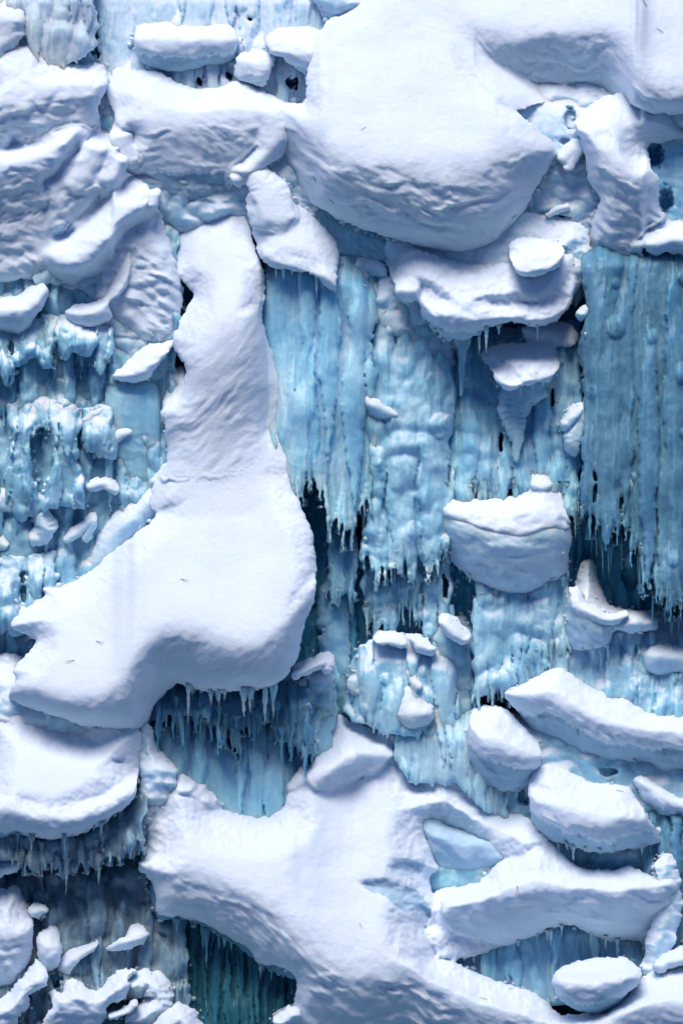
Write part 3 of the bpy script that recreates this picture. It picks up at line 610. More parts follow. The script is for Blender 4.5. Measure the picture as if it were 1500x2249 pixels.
mass('snow_saddle', 'hanging snow saddle at upper left with a wide shaded face above a teal slot', 'snow bank',
     [L('232 192 245 178 256 150 290 153 345 157 380 175 415 190 445 196 500 183 530 178 560 192 590 208 615 216 640 250 622 345 560 350 520 380 505 415 482 425 462 438 424 446 386 440 350 424 318 400 300 392 272 386 270 355 290 335 300 305 296 288 270 296 254 284 250 246 238 215', '220 262 96 260 268 100 310 262 118 360 258 128 420 262 134 480 256 134 540 256 126 630 240 110', 0.65, 0.22, 36, 20),
      B('560 225 26 100 600 260 24 112 590 320 24 116 545 370 20 120', 0.6), B('270 300 28 98 285 350 20 92', 0.6)], SNOW, icy=120, mat2=OLD_SNOW, amp=1.0, thick=170, rag=2)
mass('snow_bank', 'blue shaded snow gully right of the largest pillow', 'snow bank', [L('1080 190 1180 200 1260 215 1310 230 1280 300 1285 370 1240 420 1180 420 1120 330', '1080 260 60 1200 280 70 1310 280 60', 0.4, 0.1, 30, 20)], FROST_PALE, amp=1.4, thick=140, rag=3, holes=((1252, 262, 14, 26, 50), (1240, 310, 12, 9, 30)))
mass('snow_pillow', 'largest snow pillow, white domed top running into the snowfield at top right, layered belly', 'snow pillow',
     [L('668 222 672 180 680 130 694 85 720 48 760 26 785 -10 800 -80 1030 -80 1040 60 1046 140 1086 195 1134 245 1184 285 1214 316 1222 336 1212 356 1190 396 1172 420 1142 478 1105 520 1060 545 1000 556 920 542 835 515 760 490 716 465 680 440 650 400 622 350 612 300 612 245 640 224', '612 250 150 650 262 170 690 300 214 730 338 244 790 352 262 860 366 272 930 382 276 1000 388 272 1050 376 258 1100 346 236 1150 324 214 1222 322 180', 0.6, 0.42, 80, 32),
      L('900 -80 1560 -80 1560 215 1450 250 1400 235 1340 214 1250 212 1170 232 1090 250 1050 215 990 150 930 60', '900 30 20 960 50 48 1010 66 70 1060 77 84 1120 84 92 1220 78 98 1310 72 106 1350 84 126 1380 120 150 1400 160 168 1440 195 160 1560 220 130', 0.55, 0.55, 40, 18)], SNOW, k=26, att=0.35, holes=((1275, 214, 24, 16, 70),), amp=1.45, thick=280, rag=2.2)
strand = mass('snow_strand', 'sinuous snow strand hanging left of centre, ending in a thick undercut tongue', 'snow ledge',
     [B('522 392 16 100 556 384 26 112 590 420 38 126 606 480 40 140', 0.6, 0.15), L('540 440 580 380 625 400 642 440 684 472 722 510 742 540 742 572 740 640 716 628 690 606 640 592 605 590 582 578 566 550 556 505', '540 560 140 600 574 156 650 588 166 690 606 170 742 624 160', 0.55, 0.6, 26, 9)], SNOW, icy=30, mat2=OLD_SNOW, att=0.45, amp=0.9, thick=170, rag=2.2)
mass('ice_block', 'teal ice under the belly of the largest pillow', 'ice block', [L('640 440 720 455 800 480 880 520 960 550 960 620 900 640 840 620 800 600 740 600 700 520', '640 500 50 760 520 50 960 560 60', 0.2, 0.1, 30, 20)], ICE, amp=1.5, lump=0.4, thick=120, rag=3)

# ------------------------------------------------------------------ snow: upper right
buttress = mass('snow_bank', 'twisting snow buttress at the upper right with a dark icy cave beside it', 'snow bank',
     [L('1260 262 1283 240 1320 216 1353 206 1400 196 1460 215 1560 230 1560 330 1500 326 1440 312 1424 332 1430 372 1446 400 1446 450 1462 474 1490 488 1560 490 1560 560 1490 560 1440 548 1412 540 1416 570 1412 596 1396 622 1374 630 1360 606 1352 570 1330 548 1306 552 1290 538 1284 520 1296 512 1302 480 1316 442 1300 408 1288 380 1284 340 1268 294', '1255 270 150 1290 296 172 1320 330 186 1360 372 190 1400 386 186 1430 374 170 1500 420 110 1560 430 100', 0.75, 0.35, 30, 12),
      B('1440 530 30 140 1490 520 34 150 1560 520 36 150', 0.7)], SNOW, amp=1.3, thick=200, rag=2.6)
mass('ice_block', 'teal ice lining the cave at the right edge', 'ice block', [L('1405 290 1560 300 1560 520 1440 510 1410 420', '1400 400 20 1560 400 20', 0.1, 0.1, 20, 20)], ICE, amp=1.8, lump=0.5, thick=100, holes=((1438, 340, 18, 28, 80), (1462, 440, 16, 30, 60)))
mass('snow_clump', 'small snow lump in the gully between largest pillow and buttress', 'snow clump', [B('1244 340 20 100 1262 326 20 104 1250 362 14 100')], SNOW, thick=100, rag=2.4)
mass('ice_block', 'blue ice cheek below the small lump in the gully', 'ice block', [L('1170 400 1230 370 1290 372 1316 440 1300 480 1284 520 1290 620 1262 680 1240 600 1180 560 1120 540', '1110 480 10 1220 470 30 1320 460 20', 0.2, -0.02, 34, 24)], FROST, amp=1.6, lump=0.4, thick=130, rag=3, holes=((1208, 484, 12, 12, 60), (1244, 484, 12, 16, 60)))
mass('snow_clump', 'tiny snow scrap over two dark holes in the gully', 'snow clump', [B('1206 472 7 66 1226 460 9 70 1244 456 8 68')], SNOW, thick=60, step=2.2)
mass('snow_bank', 'hollow of pale snow between the largest pillow and the curved shelf', 'snow bank', [L('850 520 1000 480 1180 470 1290 500 1280 620 1200 660 900 650', '850 600 100 1060 610 110 1290 600 100', 0.25, 0.0, 40, 30)], FROST_PALE, amp=1.2, lump=0.4, thick=120, rag=4)
bench = mass('snow_ledge', 'curved snow shelf below the largest pillow, ragged underneath', 'snow ledge',
     [L('862 590 884 560 930 548 1000 575 1100 580 1200 560 1245 555 1264 590 1260 640 1242 682 1216 706 1180 718 1120 706 1072 722 1030 742 988 748 952 724 930 696 916 660 884 650 866 626', '860 640 130 925 664 180 965 690 200 1000 700 204 1060 692 200 1120 694 196 1180 704 190 1225 684 172 1264 630 140', 0.5, 0.7, 28, 9), B('894 634 27 176', 0.9)], SNOW, icy=26, mat2=OLD_SNOW, amp=1.1, thick=190, rag=3, holes=((1030, 580, 46, 26, 30),))
mass('snow_pillow', 'small square snow pillow on the curved shelf', 'snow pillow', [L('1118 556 1116 540 1132 524 1180 523 1216 531 1236 544 1238 562 1226 586 1192 604 1160 608 1130 596', '1112 574 200 1160 590 216 1200 586 216 1240 560 196', 0.6, 0.5, 18, 8)], SNOW, amp=0.7, thick=120, rag=2)
mass('ice_cascade', 'lumpy frosted ice trailing from the left end of the curved shelf', 'ice cascade', [B('858 640 32 76 850 690 30 80 900 720 30 76 940 760 30 64 966 820 22 50', 0.8), B('905 660 28 76 950 720 30 70 975 790 22 54', 0.8), B('790 610 18 50 800 580 22 56 830 590 20 60', 0.8)], FROST_PALE, amp=1.6, lump=0.7, thick=120, rag=3)
shelf2 = mass('snow_ledge', 'small snow shelf on an icy stalactite, second below the largest pillow', 'snow ledge', [L('1056 785 1078 758 1150 752 1216 754 1226 790 1222 815 1210 836 1170 843 1122 856 1100 846 1082 822', '1056 806 126 1110 834 156 1150 830 158 1214 820 140', 0.65, 0.5, 20, 8), B('1180 730 30 30 1240 735 26 30', 0.5)], SNOW, amp=1.0, thick=130, rag=2.4)
mass('ice_stalactite', 'cone of ice tapering down from the small snow shelf', 'icicle', [B('1150 845 50 90 1130 890 36 80 1132 950 18 70 1133 1010 5 60', 0.85)], ICE_PALE, amp=0.6, thick=60, step=2.4)
mass('ice_stalactite', 'long thin icicle under the ragged left part of the curved shelf', 'icicle', [B('1012 740 26 78 1016 770 11 78 1014 820 6 74 1013 868 3 70', 0.9)], ICE_PALE, amp=0.3, thick=24, step=2.0, rag=1)
mass('snow_hump', 'hooked snow knob standing out from the central ice', 'snow hump', [B('802 882 16 100 822 890 15 106 850 905 12 96 876 912 7 84', 0.9), B('815 915 20 76 806 950 18 70 798 990 15 64', 0.7), B('850 930 24 66', 0.5)], FROST_PALE, amp=1.0, thick=90, rag=2, lump=0.2)
mass('snow_clump', 'forked scrap of snow above the hooked knob', 'snow clump', [B('808 812 9 50 816 840 10 56 828 868 10 56'), B('842 800 12 50 832 838 9 54')], FROST_PALE, thick=60, step=2.3, lump=0.3)
for lab, sp_ in (('snow clump where the ragged curtain meets the broad right one', '1244 930 18 92 1262 912 20 96 1280 900 14 92 1256 960 20 84 1262 990 12 76'),
                 ('little snow shelf on the upper left of the broad right curtain', '1280 690 14 116 1296 678 14 120 1308 686 10 116'),
                 ('faint round snow dab high on the broad right curtain', '1324 628 14 112 1338 622 10 112'),
                 ('frost dab left of the lowest round one on the broad right curtain', '1380 1046 12 118 1378 1066 14 116'),
                 ('frost dab nearest the right edge, low on the broad curtain', '1456 1036 13 122 1462 1050 10 120'),
                 ('rime patch between two frost dabs on the broad right curtain', '1420 950 26 104 1440 970 18 104'),
                 ('snow dab on the ice curtain right of centre, beside the hooked knob', '902 884 12 60 898 910 14 58'),
                 ('snow dab on the tall blue central curtain', '732 772 12 78 726 800 10 76')):
    mass('snow_clump', lab, 'snow clump', [B(sp_)], FROST_PALE, amp=0.9, thick=50, rag=1.8, step=2.3, lump=0.3)

# ------------------------------------------------------------------ snow: middle right
boulder = mass('snow_block', 'cracked grey boulder of icy snow with a white top, right of centre', 'snow block',
     [L('974 1128 984 1106 1050 1099 1100 1094 1150 1084 1166 1060 1182 1044 1206 1050 1226 1080 1242 1130 1252 1162 1254 1196 1246 1240 1236 1266 1200 1286 1160 1301 1120 1306 1080 1296 1020 1260 986 1220 970 1170', '970 1128 100 1010 1150 120 1060 1166 136 1100 1178 140 1150 1176 140 1200 1166 132 1254 1166 116', 0.75, 0.28, 44, 10), B('1190 1064 20 66', 0.8)], FROST_PALE, amp=0.9, thick=180, rag=2, lump=0.12)
mass('snow_cover', 'loose white snow lying on the cracked grey boulder', 'snow cover', [L('976 1128 986 1104 1050 1097 1100 1092 1150 1082 1166 1058 1182 1042 1208 1048 1228 1080 1244 1130 1250 1162 1200 1176 1150 1190 1100 1186 1060 1172 1010 1154', '970 1128 108 1010 1146 128 1060 1160 144 1100 1172 148 1150 1174 148 1200 1160 140 1254 1156 124', 0.75, 0.8, 22, 8), B('1190 1064 22 80', 0.8), B('1150 1140 20 130 1210 1130 26 122', 0.5)], SNOW, amp=1.4, thick=60, rag=3, lump=0.25)
block = mass('snow_block', 'broken snow block under the dark cave at the right, flat cut at its base', 'snow block', [L('1232 1370 1240 1330 1248 1302 1262 1286 1276 1240 1300 1230 1318 1280 1340 1330 1400 1342 1440 1350 1440 1380 1390 1390 1350 1384 1334 1412 1300 1426 1262 1426 1242 1412', '1230 1310 70 1254 1322 96 1280 1346 110 1310 1364 112 1345 1372 104 1440 1366 70', 0.6, 0.25, 24, 8)], FROST_PALE, amp=1.1, thick=150, rag=2)
mass('snow_cover', 'thin white snow along the brow of the broken block', 'snow cover', [B('1262 1300 14 92 1274 1330 18 112 1300 1348 17 124 1332 1360 14 122 1370 1352 10 100', 0.7)], SNOW, amp=1.0, thick=40, rag=2.4)
mass('snow_ledge', 'icy ledge with a thin snow cap at the right edge, middle height', 'snow ledge', [L('1412 1450 1422 1426 1450 1414 1500 1419 1560 1424 1560 1494 1490 1480 1440 1482 1418 1472', '1405 1440 60 1450 1440 72 1560 1446 72', 0.8, 0.4, 22, 8)], FROST_PALE, amp=1.0, thick=120, rag=2.4)
mass('snow_hump', 'rounded snow knob with a needle on it, right of the ice mound', 'snow hump', [B('980 1362 17 116 1000 1384 22 122 1016 1398 18 116', 0.9)], SNOW, amp=0.7, thick=80, rag=1.8)
mass('snow_pad', 'left snow pad on top of the blue ice mound', 'snow pad', [B('834 1404 16 84 865 1402 18 88 884 1410 13 84', 0.8)], SNOW, amp=0.7, thick=60)
mass('snow_pad', 'right snow pad on top of the blue ice mound, sloping to the right', 'snow pad', [B('906 1400 10 84 926 1418 17 90 942 1426 15 86', 0.8)], SNOW, amp=0.8, thick=60)
mass('snow_clump', 'fist sized snow clump hanging on the face of the ice mound', 'snow clump', [L('868 1570 866 1530 880 1512 900 1508 925 1532 948 1545 952 1560 946 1590 920 1602 890 1598', '860 1565 96 905 1572 104 955 1570 96', 0.5, 0.4, 22, 10), B('900 1478 8 70 908 1496 9 76 918 1508 10 84', 0.8)], SNOW, amp=1.2, lump=0.3, thick=90, rag=2.4)
mass('snow_clump', 'snow clump on the left flank of the ice mound', 'snow clump', [B('778 1496 14 62 780 1514 14 62 792 1520 8 60', 0.9)], FROST_PALE, thick=60, amp=0.9, step=2.3)
mass('snow_hump', 'curled snow finger rising from the edge of the S shaped pillow', 'snow hump', [B('652 1482 12 190 684 1464 13 186 712 1452 22 180 718 1462 18 176', 0.9)], SNOW, amp=0.8, thick=90)
mass('ice_block', 'frosted ice rib under the curled snow finger', 'ice block', [L('640 1490 690 1466 735 1470 732 1540 740 1570 700 1600 650 1620 600 1600 620 1520', '600 1540 90 680 1510 110 745 1520 100', 0.3, 0.2, 28, 14)], FROST, amp=1.4, lump=0.4, thick=120, rag=3)
ridge = mass('snow_ridge', 'long bent snow ridge reaching the right edge, above the stacked pillows', 'snow ridge', [L('1110 1521 1150 1500 1200 1474 1227 1466 1253 1476 1283 1500 1333 1524 1383 1541 1417 1563 1467 1572 1560 1580 1560 1694 1500 1692 1460 1700 1420 1676 1367 1682 1317 1672 1267 1658 1233 1634 1170 1612 1150 1584 1120 1546', '1104 1530 110 1150 1528 124 1200 1526 136 1250 1548 144 1300 1580 150 1350 1600 152 1410 1610 150 1560 1616 150', 0.8, 0.6, 38, 10)], SNOW, icy=36, mat2=OLD_SNOW, amp=1.5, lay=9, thick=190, rag=2.2)
pillow_a = mass('snow_pillow', 'tall narrow snow pillow, leftmost of the stacked ones at lower right', 'snow pillow', [L('1032 1570 1050 1554 1073 1549 1103 1551 1122 1568 1144 1592 1170 1614 1187 1644 1190 1668 1172 1705 1160 1728 1120 1742 1062 1732 1040 1702 1028 1650', '1026 1592 150 1060 1622 168 1100 1638 176 1140 1652 174 1192 1656 158', 0.75, 0.55, 36, 10)], SNOW, icy=34, mat2=OLD_SNOW, amp=1.5, lay=9, thick=170, rag=2)
pillow_b = mass('snow_pillow', 'wide layered snow pillow below the long ridge at lower right', 'snow pillow', [L('1160 1738 1163 1706 1180 1688 1200 1679 1233 1686 1273 1706 1317 1719 1360 1723 1383 1734 1400 1759 1417 1789 1443 1826 1450 1850 1417 1860 1343 1870 1300 1872 1250 1858 1207 1846 1185 1830 1166 1800', '1156 1742 180 1200 1772 206 1250 1794 222 1300 1806 230 1340 1810 230 1380 1797 220 1420 1784 200', 0.75, 0.55, 40, 10)], SNOW, icy=34, mat2=OLD_SNOW, amp=1.5, lay=9, thick=200, rag=2.2)
mass('snow_ridge', 'short snow ridge at the right edge beside the wide layered pillow', 'snow ridge', [L('1390 1710 1413 1702 1430 1716 1467 1738 1500 1752 1560 1764 1560 1820 1490 1804 1440 1798 1424 1770 1400 1738', '1380 1716 110 1420 1728 124 1470 1754 130 1560 1776 130', 0.8, 0.6, 26, 9)], SNOW, icy=26, mat2=OLD_SNOW, amp=1.4, lay=8, thick=140, rag=2.4)

# ------------------------------------------------------------------ snow: the chute, the S shaped pillow and what lies below
pillow_s = mass('snow_pillow', 'long snow chute ending in a large smooth S shaped pillow, left half, overhanging a hollow', 'snow pillow',
     [L('95 1292 130 1288 165 1275 200 1255 235 1222 300 1170 350 1120 380 1010 440 940 560 940 612 1005 650 1090 680 1150 691 1200 698 1270 690 1320 668 1372 660 1420 640 1470 620 1492 590 1510 530 1519 470 1521 420 1511 390 1503 368 1520 340 1552 330 1592 300 1606 200 1596 120 1572 50 1548 20 1530 38 1495 30 1470 58 1438 78 1405 36 1384 22 1370 60 1335 100 1308', '20 1480 236 60 1506 254 120 1528 272 190 1534 284 245 1520 292 280 1486 296 310 1440 296 345 1402 294 385 1388 296 430 1392 304 480 1412 314 530 1424 320 575 1416 318 620 1386 310 660 1340 298 700 1276 280', 0.5, 0.5, 46, 15),
      L('318 470 382 463 430 478 470 470 495 442 510 406 528 400 532 440 545 490 560 540 578 590 582 650 576 700 600 780 620 850 632 920 636 1000 625 1060 600 1120 450 1150 350 1130 330 1080 366 1010 362 940 366 900 396 870 408 812 382 760 386 720 424 650 402 620 382 600 376 550 342 520 328 492', '320 800 160 400 790 180 450 762 190 490 738 194 530 722 190 560 700 176 590 660 150', 0.56, 0.09, 46, 26, 0.08, 450)], SNOW, dx=0.4, k=100, lay=1.0, amp=0.75, att=0.45, under=0.0, thick=260, rag=2)
pillow_q = mass('snow_pillow', 'rounded flat topped snow pillow at the lower left edge, with one small pit', 'snow pillow',
     [L('-50 1536 10 1548 36 1534 70 1550 120 1572 200 1588 285 1592 314 1612 311 1645 306 1690 301 1732 290 1762 260 1786 222 1812 172 1834 120 1846 60 1838 30 1832 0 1846 -50 1856', '-50 1776 300 40 1790 312 100 1800 318 150 1797 318 220 1784 314 268 1758 306 312 1716 296', 0.66, 0.55, 44, 14)], SNOW, icy=44, mat2=OLD_SNOW, amp=0.85, thick=240, under=0.0, rag=2, holes=((265, 1671, 14, 6, 12),))
mass('snow_bank', 'crumbly snow flank joining the lower left pillow to the wide bottom drift', 'snow bank', [L('300 1600 330 1590 350 1640 378 1676 390 1702 384 1745 350 1790 330 1850 290 1880 270 1840 296 1780 306 1700', '290 1700 190 340 1690 206 395 1700 196', 0.3, 0.12, 26, 16)], FROST_PALE, amp=1.8, lump=0.5, thick=150, rag=3)
drift = mass('snow_drift', 'wide snow drift sweeping across the bottom centre and along a shelf to the right', 'snow drift',
     [L('318 1860 330 1780 352 1722 392 1706 440 1722 466 1750 480 1772 530 1786 580 1791 620 1772 646 1730 662 1690 700 1664 728 1600 738 1566 770 1581 800 1591 830 1607 852 1606 864 1592 872 1632 884 1655 902 1692 925 1712 950 1692 976 1685 1010 1702 1038 1736 1074 1764 1104 1779 1148 1790 1178 1820 1202 1850 1160 1900 1110 1884 1060 1862 1000 1830 946 1822 956 1880 966 1912 940 1930 960 1990 932 2030 946 2060 956 2100 1000 2112 1060 2142 1130 2166 1200 2200 1240 2330 640 2330 644 2200 652 2152 612 2122 560 2112 545 2084 500 2064 420 2020 348 2010 340 1945 304 1906', '296 1896 262 340 1910 272 400 1920 284 450 1932 292 500 1950 300 560 1972 308 615 2012 318 660 2066 328 710 2112 336 770 2138 340 830 2136 338 900 2138 336 950 2162 334 1000 2186 332 1040 2208 330 1110 2234 326 1240 2250 310', 0.54, 0.42, 46, 22),
      L('940 1990 968 1950 1020 1946 1060 1930 1080 1906 1110 1884 1150 1850 1200 1846 1233 1873 1273 1903 1317 1910 1360 1907 1390 1904 1413 1915 1432 1924 1478 1918 1490 1945 1484 2040 1462 2080 1436 2112 1420 2095 1400 2066 1350 2066 1296 2052 1256 2030 1200 2046 1130 2072 1064 2092 1000 2108 956 2098 936 2050', '925 2010 210 1000 1992 232 1060 1976 244 1120 1962 252 1180 1954 256 1250 1952 258 1310 1958 256 1360 1958 250 1410 1948 240 1490 1946 220', 0.6, 0.6, 38, 11),
      B('660 1722 26 150 710 1690 30 166 760 1664 24 160', 0.55, 0.2), B('345 1770 30 176 400 1740 36 190 450 1765 30 190', 0.6)], SNOW, amp=1.45, k=30, thick=300, rag=2.4, mat2=OLD_SNOW, pits=(('850 1906 866 1890 900 1886 932 1892 930 1912 896 1926 864 1922', 14), ('786 1938 830 1928 880 1938 920 1955 944 1990 946 2022 905 2004 870 1998 846 1972 812 1962', 20)))
underside = mass('ice_block', 'icy underside of the wide bottom drift at the left', 'ice block', [L('335 1925 420 1940 520 1960 620 2010 690 2080 700 2140 640 2150 560 2110 500 2064 420 2022 346 2014', '330 1960 190 450 1980 210 560 2020 226 700 2090 240', 0.2, 0.15, 26, 14)], ICE_SLATE, amp=1.2, thick=110, rag=2.4)
mass('ice_block', 'dark teal ice at the bottom of the notch under the half buried block', 'ice block', [L('940 1880 1080 1870 1090 1960 950 1965', '930 1920 70 1100 1920 70', 0.1, 0.1, 20, 20)], ICE, amp=0.8, lump=0.4, thick=80)
mass('snow_block', 'half buried icy snow block in the notch at lower right of centre', 'snow block', [L('930 1800 1000 1815 1060 1845 1125 1880 1090 1905 1050 1918 1000 1920 960 1900', '920 1830 80 1000 1850 100 1120 1880 90', 0.3, 0.3, 26, 12)], OLD_SNOW, lump=0.4, amp=0.9, thick=110, rag=2)
mass('snow_bank', 'frosty column of snow at the right end of the long shelf', 'snow bank', [B('1460 1900 24 190 1470 1980 30 190 1450 2060 30 190 1430 2120 24 186', 0.6)], FROST_PALE, amp=1.6, lump=0.5, thick=120, rag=3)
mass('snow_pillow', 'oval snow pillow at the bottom right with a stepped underside', 'snow pillow', [L('1210 2150 1227 2129 1260 2113 1300 2104 1360 2102 1387 2113 1408 2134 1404 2160 1378 2180 1350 2212 1300 2226 1250 2212 1222 2184', '1204 2148 330 1240 2164 348 1290 2172 356 1340 2166 354 1412 2144 340', 0.7, 0.55, 38, 10)], SNOW, icy=26, mat2=OLD_SNOW, amp=1.4, lay=9, thick=160, rag=2)
mass('snow_bank', 'rounded snow bank filling the bottom right corner', 'snow bank', [L('1110 2330 1180 2240 1260 2226 1330 2220 1390 2166 1420 2140 1470 2120 1560 2122 1560 2330', '1100 2260 322 1250 2262 340 1400 2216 350 1480 2210 350 1560 2216 346', 0.6, 0.4, 44, 18)], SNOW, amp=1.0, thick=220, rag=2.2)
mass('snow_bank', 'rough snow rubble above the bottom right corner bank', 'snow bank', [B('1452 2120 18 250 1480 2104 18 250 1540 2090 22 250', 0.8)], SNOW, amp=1.6, lump=0.4, thick=120, rag=3)

# ------------------------------------------------------------------ bottom left corner
for nm, lab, mt, lobes in (
    ('snow_clump', 'snow clump on a dark cave mouth at the left edge', SNOW, [B('-20 1910 30 210 20 1898 24 216 36 1892 16 212', 0.9)]),
    ('snow_mound', 'tall shaded snow mound in the bottom left corner', SNOW, [L('-40 1960 15 1950 40 1944 60 1975 74 2030 72 2090 62 2130 40 2160 10 2170 -40 2176', '-40 2040 240 20 2050 250 80 2040 240', 0.4, 0.3, 40, 24)]),
    ('snow_mound', 'snow hump right of the tall corner mound', SNOW, [L('84 2056 110 2034 130 2050 136 2090 128 2120 100 2132 84 2100', '80 2080 230 140 2080 230', 0.5, 0.3, 24, 14)]),
    ('snow_clump', 'small snow lump above the hump in the dark corner', SNOW, [B('80 2000 16 196 96 1998 12 196')]),
    ('snow_ledge', 'snow hook hanging in the dark corner, pale against grey ice', SNOW, [L('283 2040 300 2028 320 2038 328 2056 312 2074 284 2084 236 2088 252 2068 278 2054', '230 2074 210 280 2066 222 330 2056 220', 0.7, 0.6, 16, 7)]),
    ('snow_ledge', 'thin snow ledge slanting below the hook', SNOW, [L('132 2110 158 2086 187 2075 214 2067 218 2080 188 2100 162 2126 144 2148 132 2130', '126 2124 196 160 2104 206 222 2074 202', 0.6, 0.5, 14, 7)]),
    ('snow_clump', 'branching snow mound at the bottom left with an arm to the right', SNOW, [L('98 2240 112 2206 109 2180 123 2173 138 2183 140 2159 160 2147 181 2162 200 2174 218 2173 234 2158 250 2136 274 2128 302 2132 285 2150 289 2170 268 2197 238 2208 234 2234 216 2256 210 2330 80 2330', '80 2240 296 130 2200 300 170 2190 310 215 2200 312 260 2176 302 306 2140 290', 0.6, 0.4, 24, 12)]),
    ('snow_clump', 'snow rim curving along the bottom left below the tall mound', SNOW, [L('-40 2212 17 2186 37 2158 60 2139 73 2112 88 2108 108 2143 104 2164 80 2174 64 2190 64 2214 44 2234 34 2262 -10 2330 -40 2330', '-40 2240 290 20 2220 296 60 2180 290 110 2150 280', 0.6, 0.4, 20, 10)]),
    ('snow_clump', 'thin snow crescent at the bottom, right of the branching mound', SNOW, [B('246 2232 8 290 280 2220 11 296 296 2204 9 292', 0.9)]),
    ('snow_bank', 'frosty slope at the foot of the dark teal drapery', FROST_GREY, [B('290 2170 30 240 330 2160 34 250 350 2200 34 262 310 2240 34 270', 0.7)]),
    ('snow_mound', 'round snow mound on the bottom edge, left of the dark drapery', SNOW, [B('360 2262 34 330 396 2232 32 326 420 2262 30 330', 0.8)]),
    ('snow_clump', 'snow ball on the bottom edge in front of the dark drapery', SNOW, [B('640 2226 20 300 618 2244 16 300', 0.9)])):
    mass(nm, lab, nm.replace('_', ' '), lobes, mt, amp=1.5, lump=0.35, thick=110, rag=2.8, step=2.6)

# ------------------------------------------------------------------ crumbs of rime and powder caught along the edges
def rime(name, label, n, boxx, mat, seed, rmax):
    rs = np.random.RandomState(seed)
    Gs = box(G, 2); gy, gx = np.gradient(Gs, GS); st = np.hypot(gx, gy)
    x0, y0, x1, y1 = boxx
    t_ = (1 + 5 ** 0.5) / 2
    ico = np.array([(-1, t_, 0), (1, t_, 0), (-1, -t_, 0), (1, -t_, 0), (0, -1, t_), (0, 1, t_), (0, -1, -t_), (0, 1, -t_), (t_, 0, -1), (t_, 0, 1), (-t_, 0, -1), (-t_, 0, 1)]) / 1.902
    tri = np.array([(0, 11, 5), (0, 5, 1), (0, 1, 7), (0, 7, 10), (0, 10, 11), (1, 5, 9), (5, 11, 4), (11, 10, 2), (10, 7, 6), (7, 1, 8), (3, 9, 4), (3, 4, 2), (3, 2, 6), (3, 6, 8), (3, 8, 9), (4, 9, 5), (2, 4, 11), (6, 2, 10), (8, 6, 7), (9, 8, 1)])
    X = rs.uniform(x0, x1, n * 14); Y = rs.uniform(y0, y1, n * 14)
    i = np.clip(((X - GX0) / GS).round().astype(int), 1, G.shape[1] - 2); j = np.clip(((Y - GY0) / GS).round().astype(int), 1, G.shape[0] - 2)
    w = ss(1.3, 2.6, st[j, i]) * ss(7.5, 4.5, st[j, i]) * ~SNOWY[j, i] * (0.15 + ss(-0.1, 0.5, fbm(X / 60, Y / 60, seed, 2)))
    k = np.flatnonzero(rs.rand(len(X)) < w * 0.9)[:n]
    X, Y, d = X[k], Y[k], g_get(X[k], Y[k], 1)
    r = 1.6 + (rmax - 1.6) * rs.rand(len(X)) ** 2.5
    P = ico[None] * (0.7 + 0.6 * rs.rand(len(X), 12, 1)) * r[:, None, None]
    V = to_world(X[:, None] + P[..., 0], Y[:, None] + P[..., 1] * 0.8, (d + LEAN * (Y - 1124.5))[:, None] + P[..., 2] * 0.9 - 0.35 * r[:, None]).reshape(-1, 3)
    F = (tri[:, ::-1][None] + 12 * np.arange(len(X))[:, None, None]).reshape(-1, 3)
    tag(link_mesh(name, V, F, mat), label, None, None, 'stuff')
rime('rime', 'loose crumbs of snow and rime along the ledges and ice folds', 3500, (-60, -60, 1560, 2300), FROST_PALE, 5, 8)

# ------------------------------------------------------------------ icicles frozen to the undersides
hang(pillow_s, '400 1503 470 1520 600 1508', 16, 20, 100, 4, 8, ICE_PALE, 2)
hang(boulder, '1030 1262 1080 1293 1120 1303 1170 1296 1230 1268', 13, 14, 60, 3, 6, ICE_PALE, 3)
hang(pillow_a, '1050 1728 1110 1738 1165 1722', 9, 16, 50, 3, 7, ICE_PALE, 4)
hang(pillow_b, '1215 1846 1300 1868 1420 1856', 14, 14, 50, 3, 6, ICE_PALE, 5)
hang(underside, '350 2012 430 2026 500 2064 560 2108 630 2146', 26, 20, 110, 3, 7, ICE_SLATE, 6)
hang(bench, '950 724 1030 738 1080 718 1150 712 1215 702', 12, 14, 60, 3, 6, ICE_PALE, 7)
hang(shelf2, '1090 840 1150 848 1210 832', 7, 14, 50, 3, 6, ICE_PALE, 8)
hang(drift, '1010 2100 1120 2074 1250 2030 1330 2060 1420 2080', 20, 14, 70, 3, 6, ICE_PALE, 9)
hang(block, '1250 1420 1300 1424 1340 1400 1420 1386', 10, 14, 60, 3, 6, ICE_PALE, 10)
hang(ridge, '1240 1636 1320 1668 1420 1672 1490 1688', 10, 10, 40, 3, 5, ICE_PALE, 11)
hang(strand, '600 590 690 606 738 638', 9, 14, 60, 3, 6, ICE, 12)
hang(pillow_q, '40 1832 120 1842 222 1808 280 1768', 14, 14, 50, 3, 7, ICE_GREY, 13)

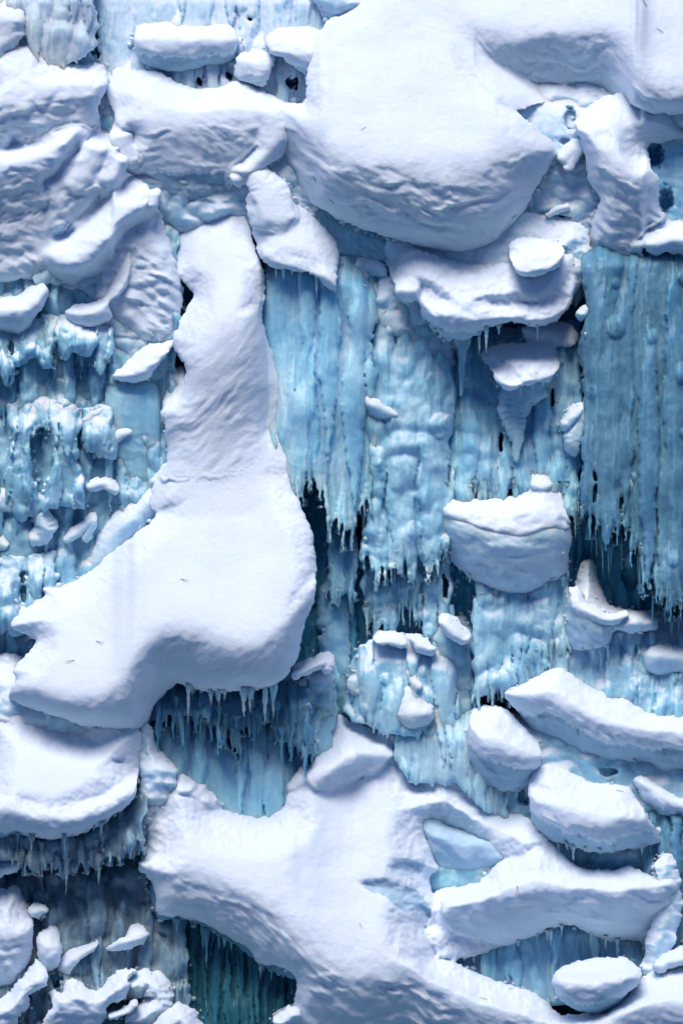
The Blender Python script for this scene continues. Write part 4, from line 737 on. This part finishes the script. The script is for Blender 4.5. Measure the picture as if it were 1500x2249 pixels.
# ------------------------------------------------------------------ pine needles lying on the snow
def needles():
    spots = [(308, 345, .4, 'on the shaded face of the snow saddle'), (302, 510, 1.5, 'upright, left of the bright chute, upper one'), (298, 548, 1.4, 'upright, left of the bright chute, lower one'),
        (692, 395, 1.2, 'upper left on the belly of the largest pillow'), (729, 442, 1.2, 'low on the belly of the largest pillow'), (1128, 475, 0, 'at the lower right of the largest belly'),
        (1245, 546, .7, 'beside the square pillow on the curved shelf'), (1266, 610, .4, 'in the gully right of the curved shelf'), (842, 688, 2.4, 'on the ice trailing from the curved shelf'),
        (310, 674, 2.3, 'on the rough slope left of the chute'), (230, 876, 1.9, 'on blue ice left of the smooth slab'), (1104, 795, .3, 'on top of the small shelf with a stalactite'),
        (1394, 1339, 0, 'lying flat beside the broken snow block'), (1447, 1407, 2.0, 'standing on the icy ledge at the right edge'), (952, 1587, 1.7, 'beside the fist sized snow clump'),
        (1268, 1608, 1.9, 'on the face of the long bent ridge'), (220, 1412, .6, 'upper one on the left slope of the smooth pillow'), (155, 1453, 2.9, 'lower one on the left slope of the smooth pillow'),
        (406, 1275, .5, 'in the middle of the smooth S shaped pillow'), (792, 2034, 1.3, 'in the middle of the wide bottom drift'), (1061, 2194, 1.5, 'on the brow of the drift at bottom right'),
        (1470, 556, 1.3, 'on the shaded arm of the upper right buttress'), (1448, 68, .6, 'near the right edge of the top snowfield'), (1414, 7, .6, 'touching the top edge of the picture'),
        (1136, 1957, 1.5, 'on the lip of the long shelf of the drift'), (798, 283, 2.5, 'on the bright top of the largest pillow'), (1015, 1382, 2.2, 'on the rounded hump right of the ice mound'),
        (1226, 949, .6, 'on ice below the small stalactite shelf, upper one'), (1207, 1004, .9, 'on snow above the cracked boulder'), (1120, 2172, .5, 'at the bottom, left of the oval pillow'),
        (1360, 1738, .8, 'on the wide layered pillow'), (1120, 1515, 2.8, 'at the left tip of the long bent ridge')]
    bpy.context.view_layer.update(); dg = bpy.context.evaluated_depsgraph_get()
    me = bpy.data.meshes.new('pine_needle'); V = []; F = []
    for sgn in (-1, 1):
        n = 6
        for i in range(n):
            t = i / (n - 1); a = 0.14 * sgn; x = t * math.cos(a); y = t * math.sin(a) + 0.05 * sgn * t * (1 - t); w = 0.022 * (1 - 0.6 * t)
            k = len(V)
            V += [(x, y - w, 0.02), (x, y + w, 0.02), (x, y, 0.055)]
            if i: F += [(k - 3, k, k + 1, k - 2), (k - 2, k + 1, k + 2, k - 1), (k - 1, k + 2, k, k - 3)]
    me.from_pydata(V, [], F); me.materials.append(NEEDLE)
    random.seed(4)
    hits = []
    for px, py, a, wh in spots:
        q = Vector(to_world(np.float64(px), np.float64(py), np.float64(0))); dr = (q - cam.location).normalized()
        ok, loc, nor, *_ = SC.ray_cast(dg, cam.location, dr)
        if ok: hits.append((loc, nor, a, wh))
    for loc, nor, a, wh in hits:
        o = bpy.data.objects.new('pine_needle', me); COL.objects.link(o)
        tag(o, 'brown pine needle pair ' + wh, 'pine needles', 'pine needles scattered on the snow')
        s = random.uniform(13, 21) * M
        right = Vector((math.cos(a), 0, -math.sin(a))); u = (right - nor * right.dot(nor)).normalized(); v = nor.cross(u)
        from mathutils import Matrix
        R = Matrix((u, v, nor)).transposed().to_4x4()
        o.matrix_world = Matrix.Translation(loc - u * s * 0.5 + nor * 0.002) @ R @ Matrix.Scale(s, 4)
needles()
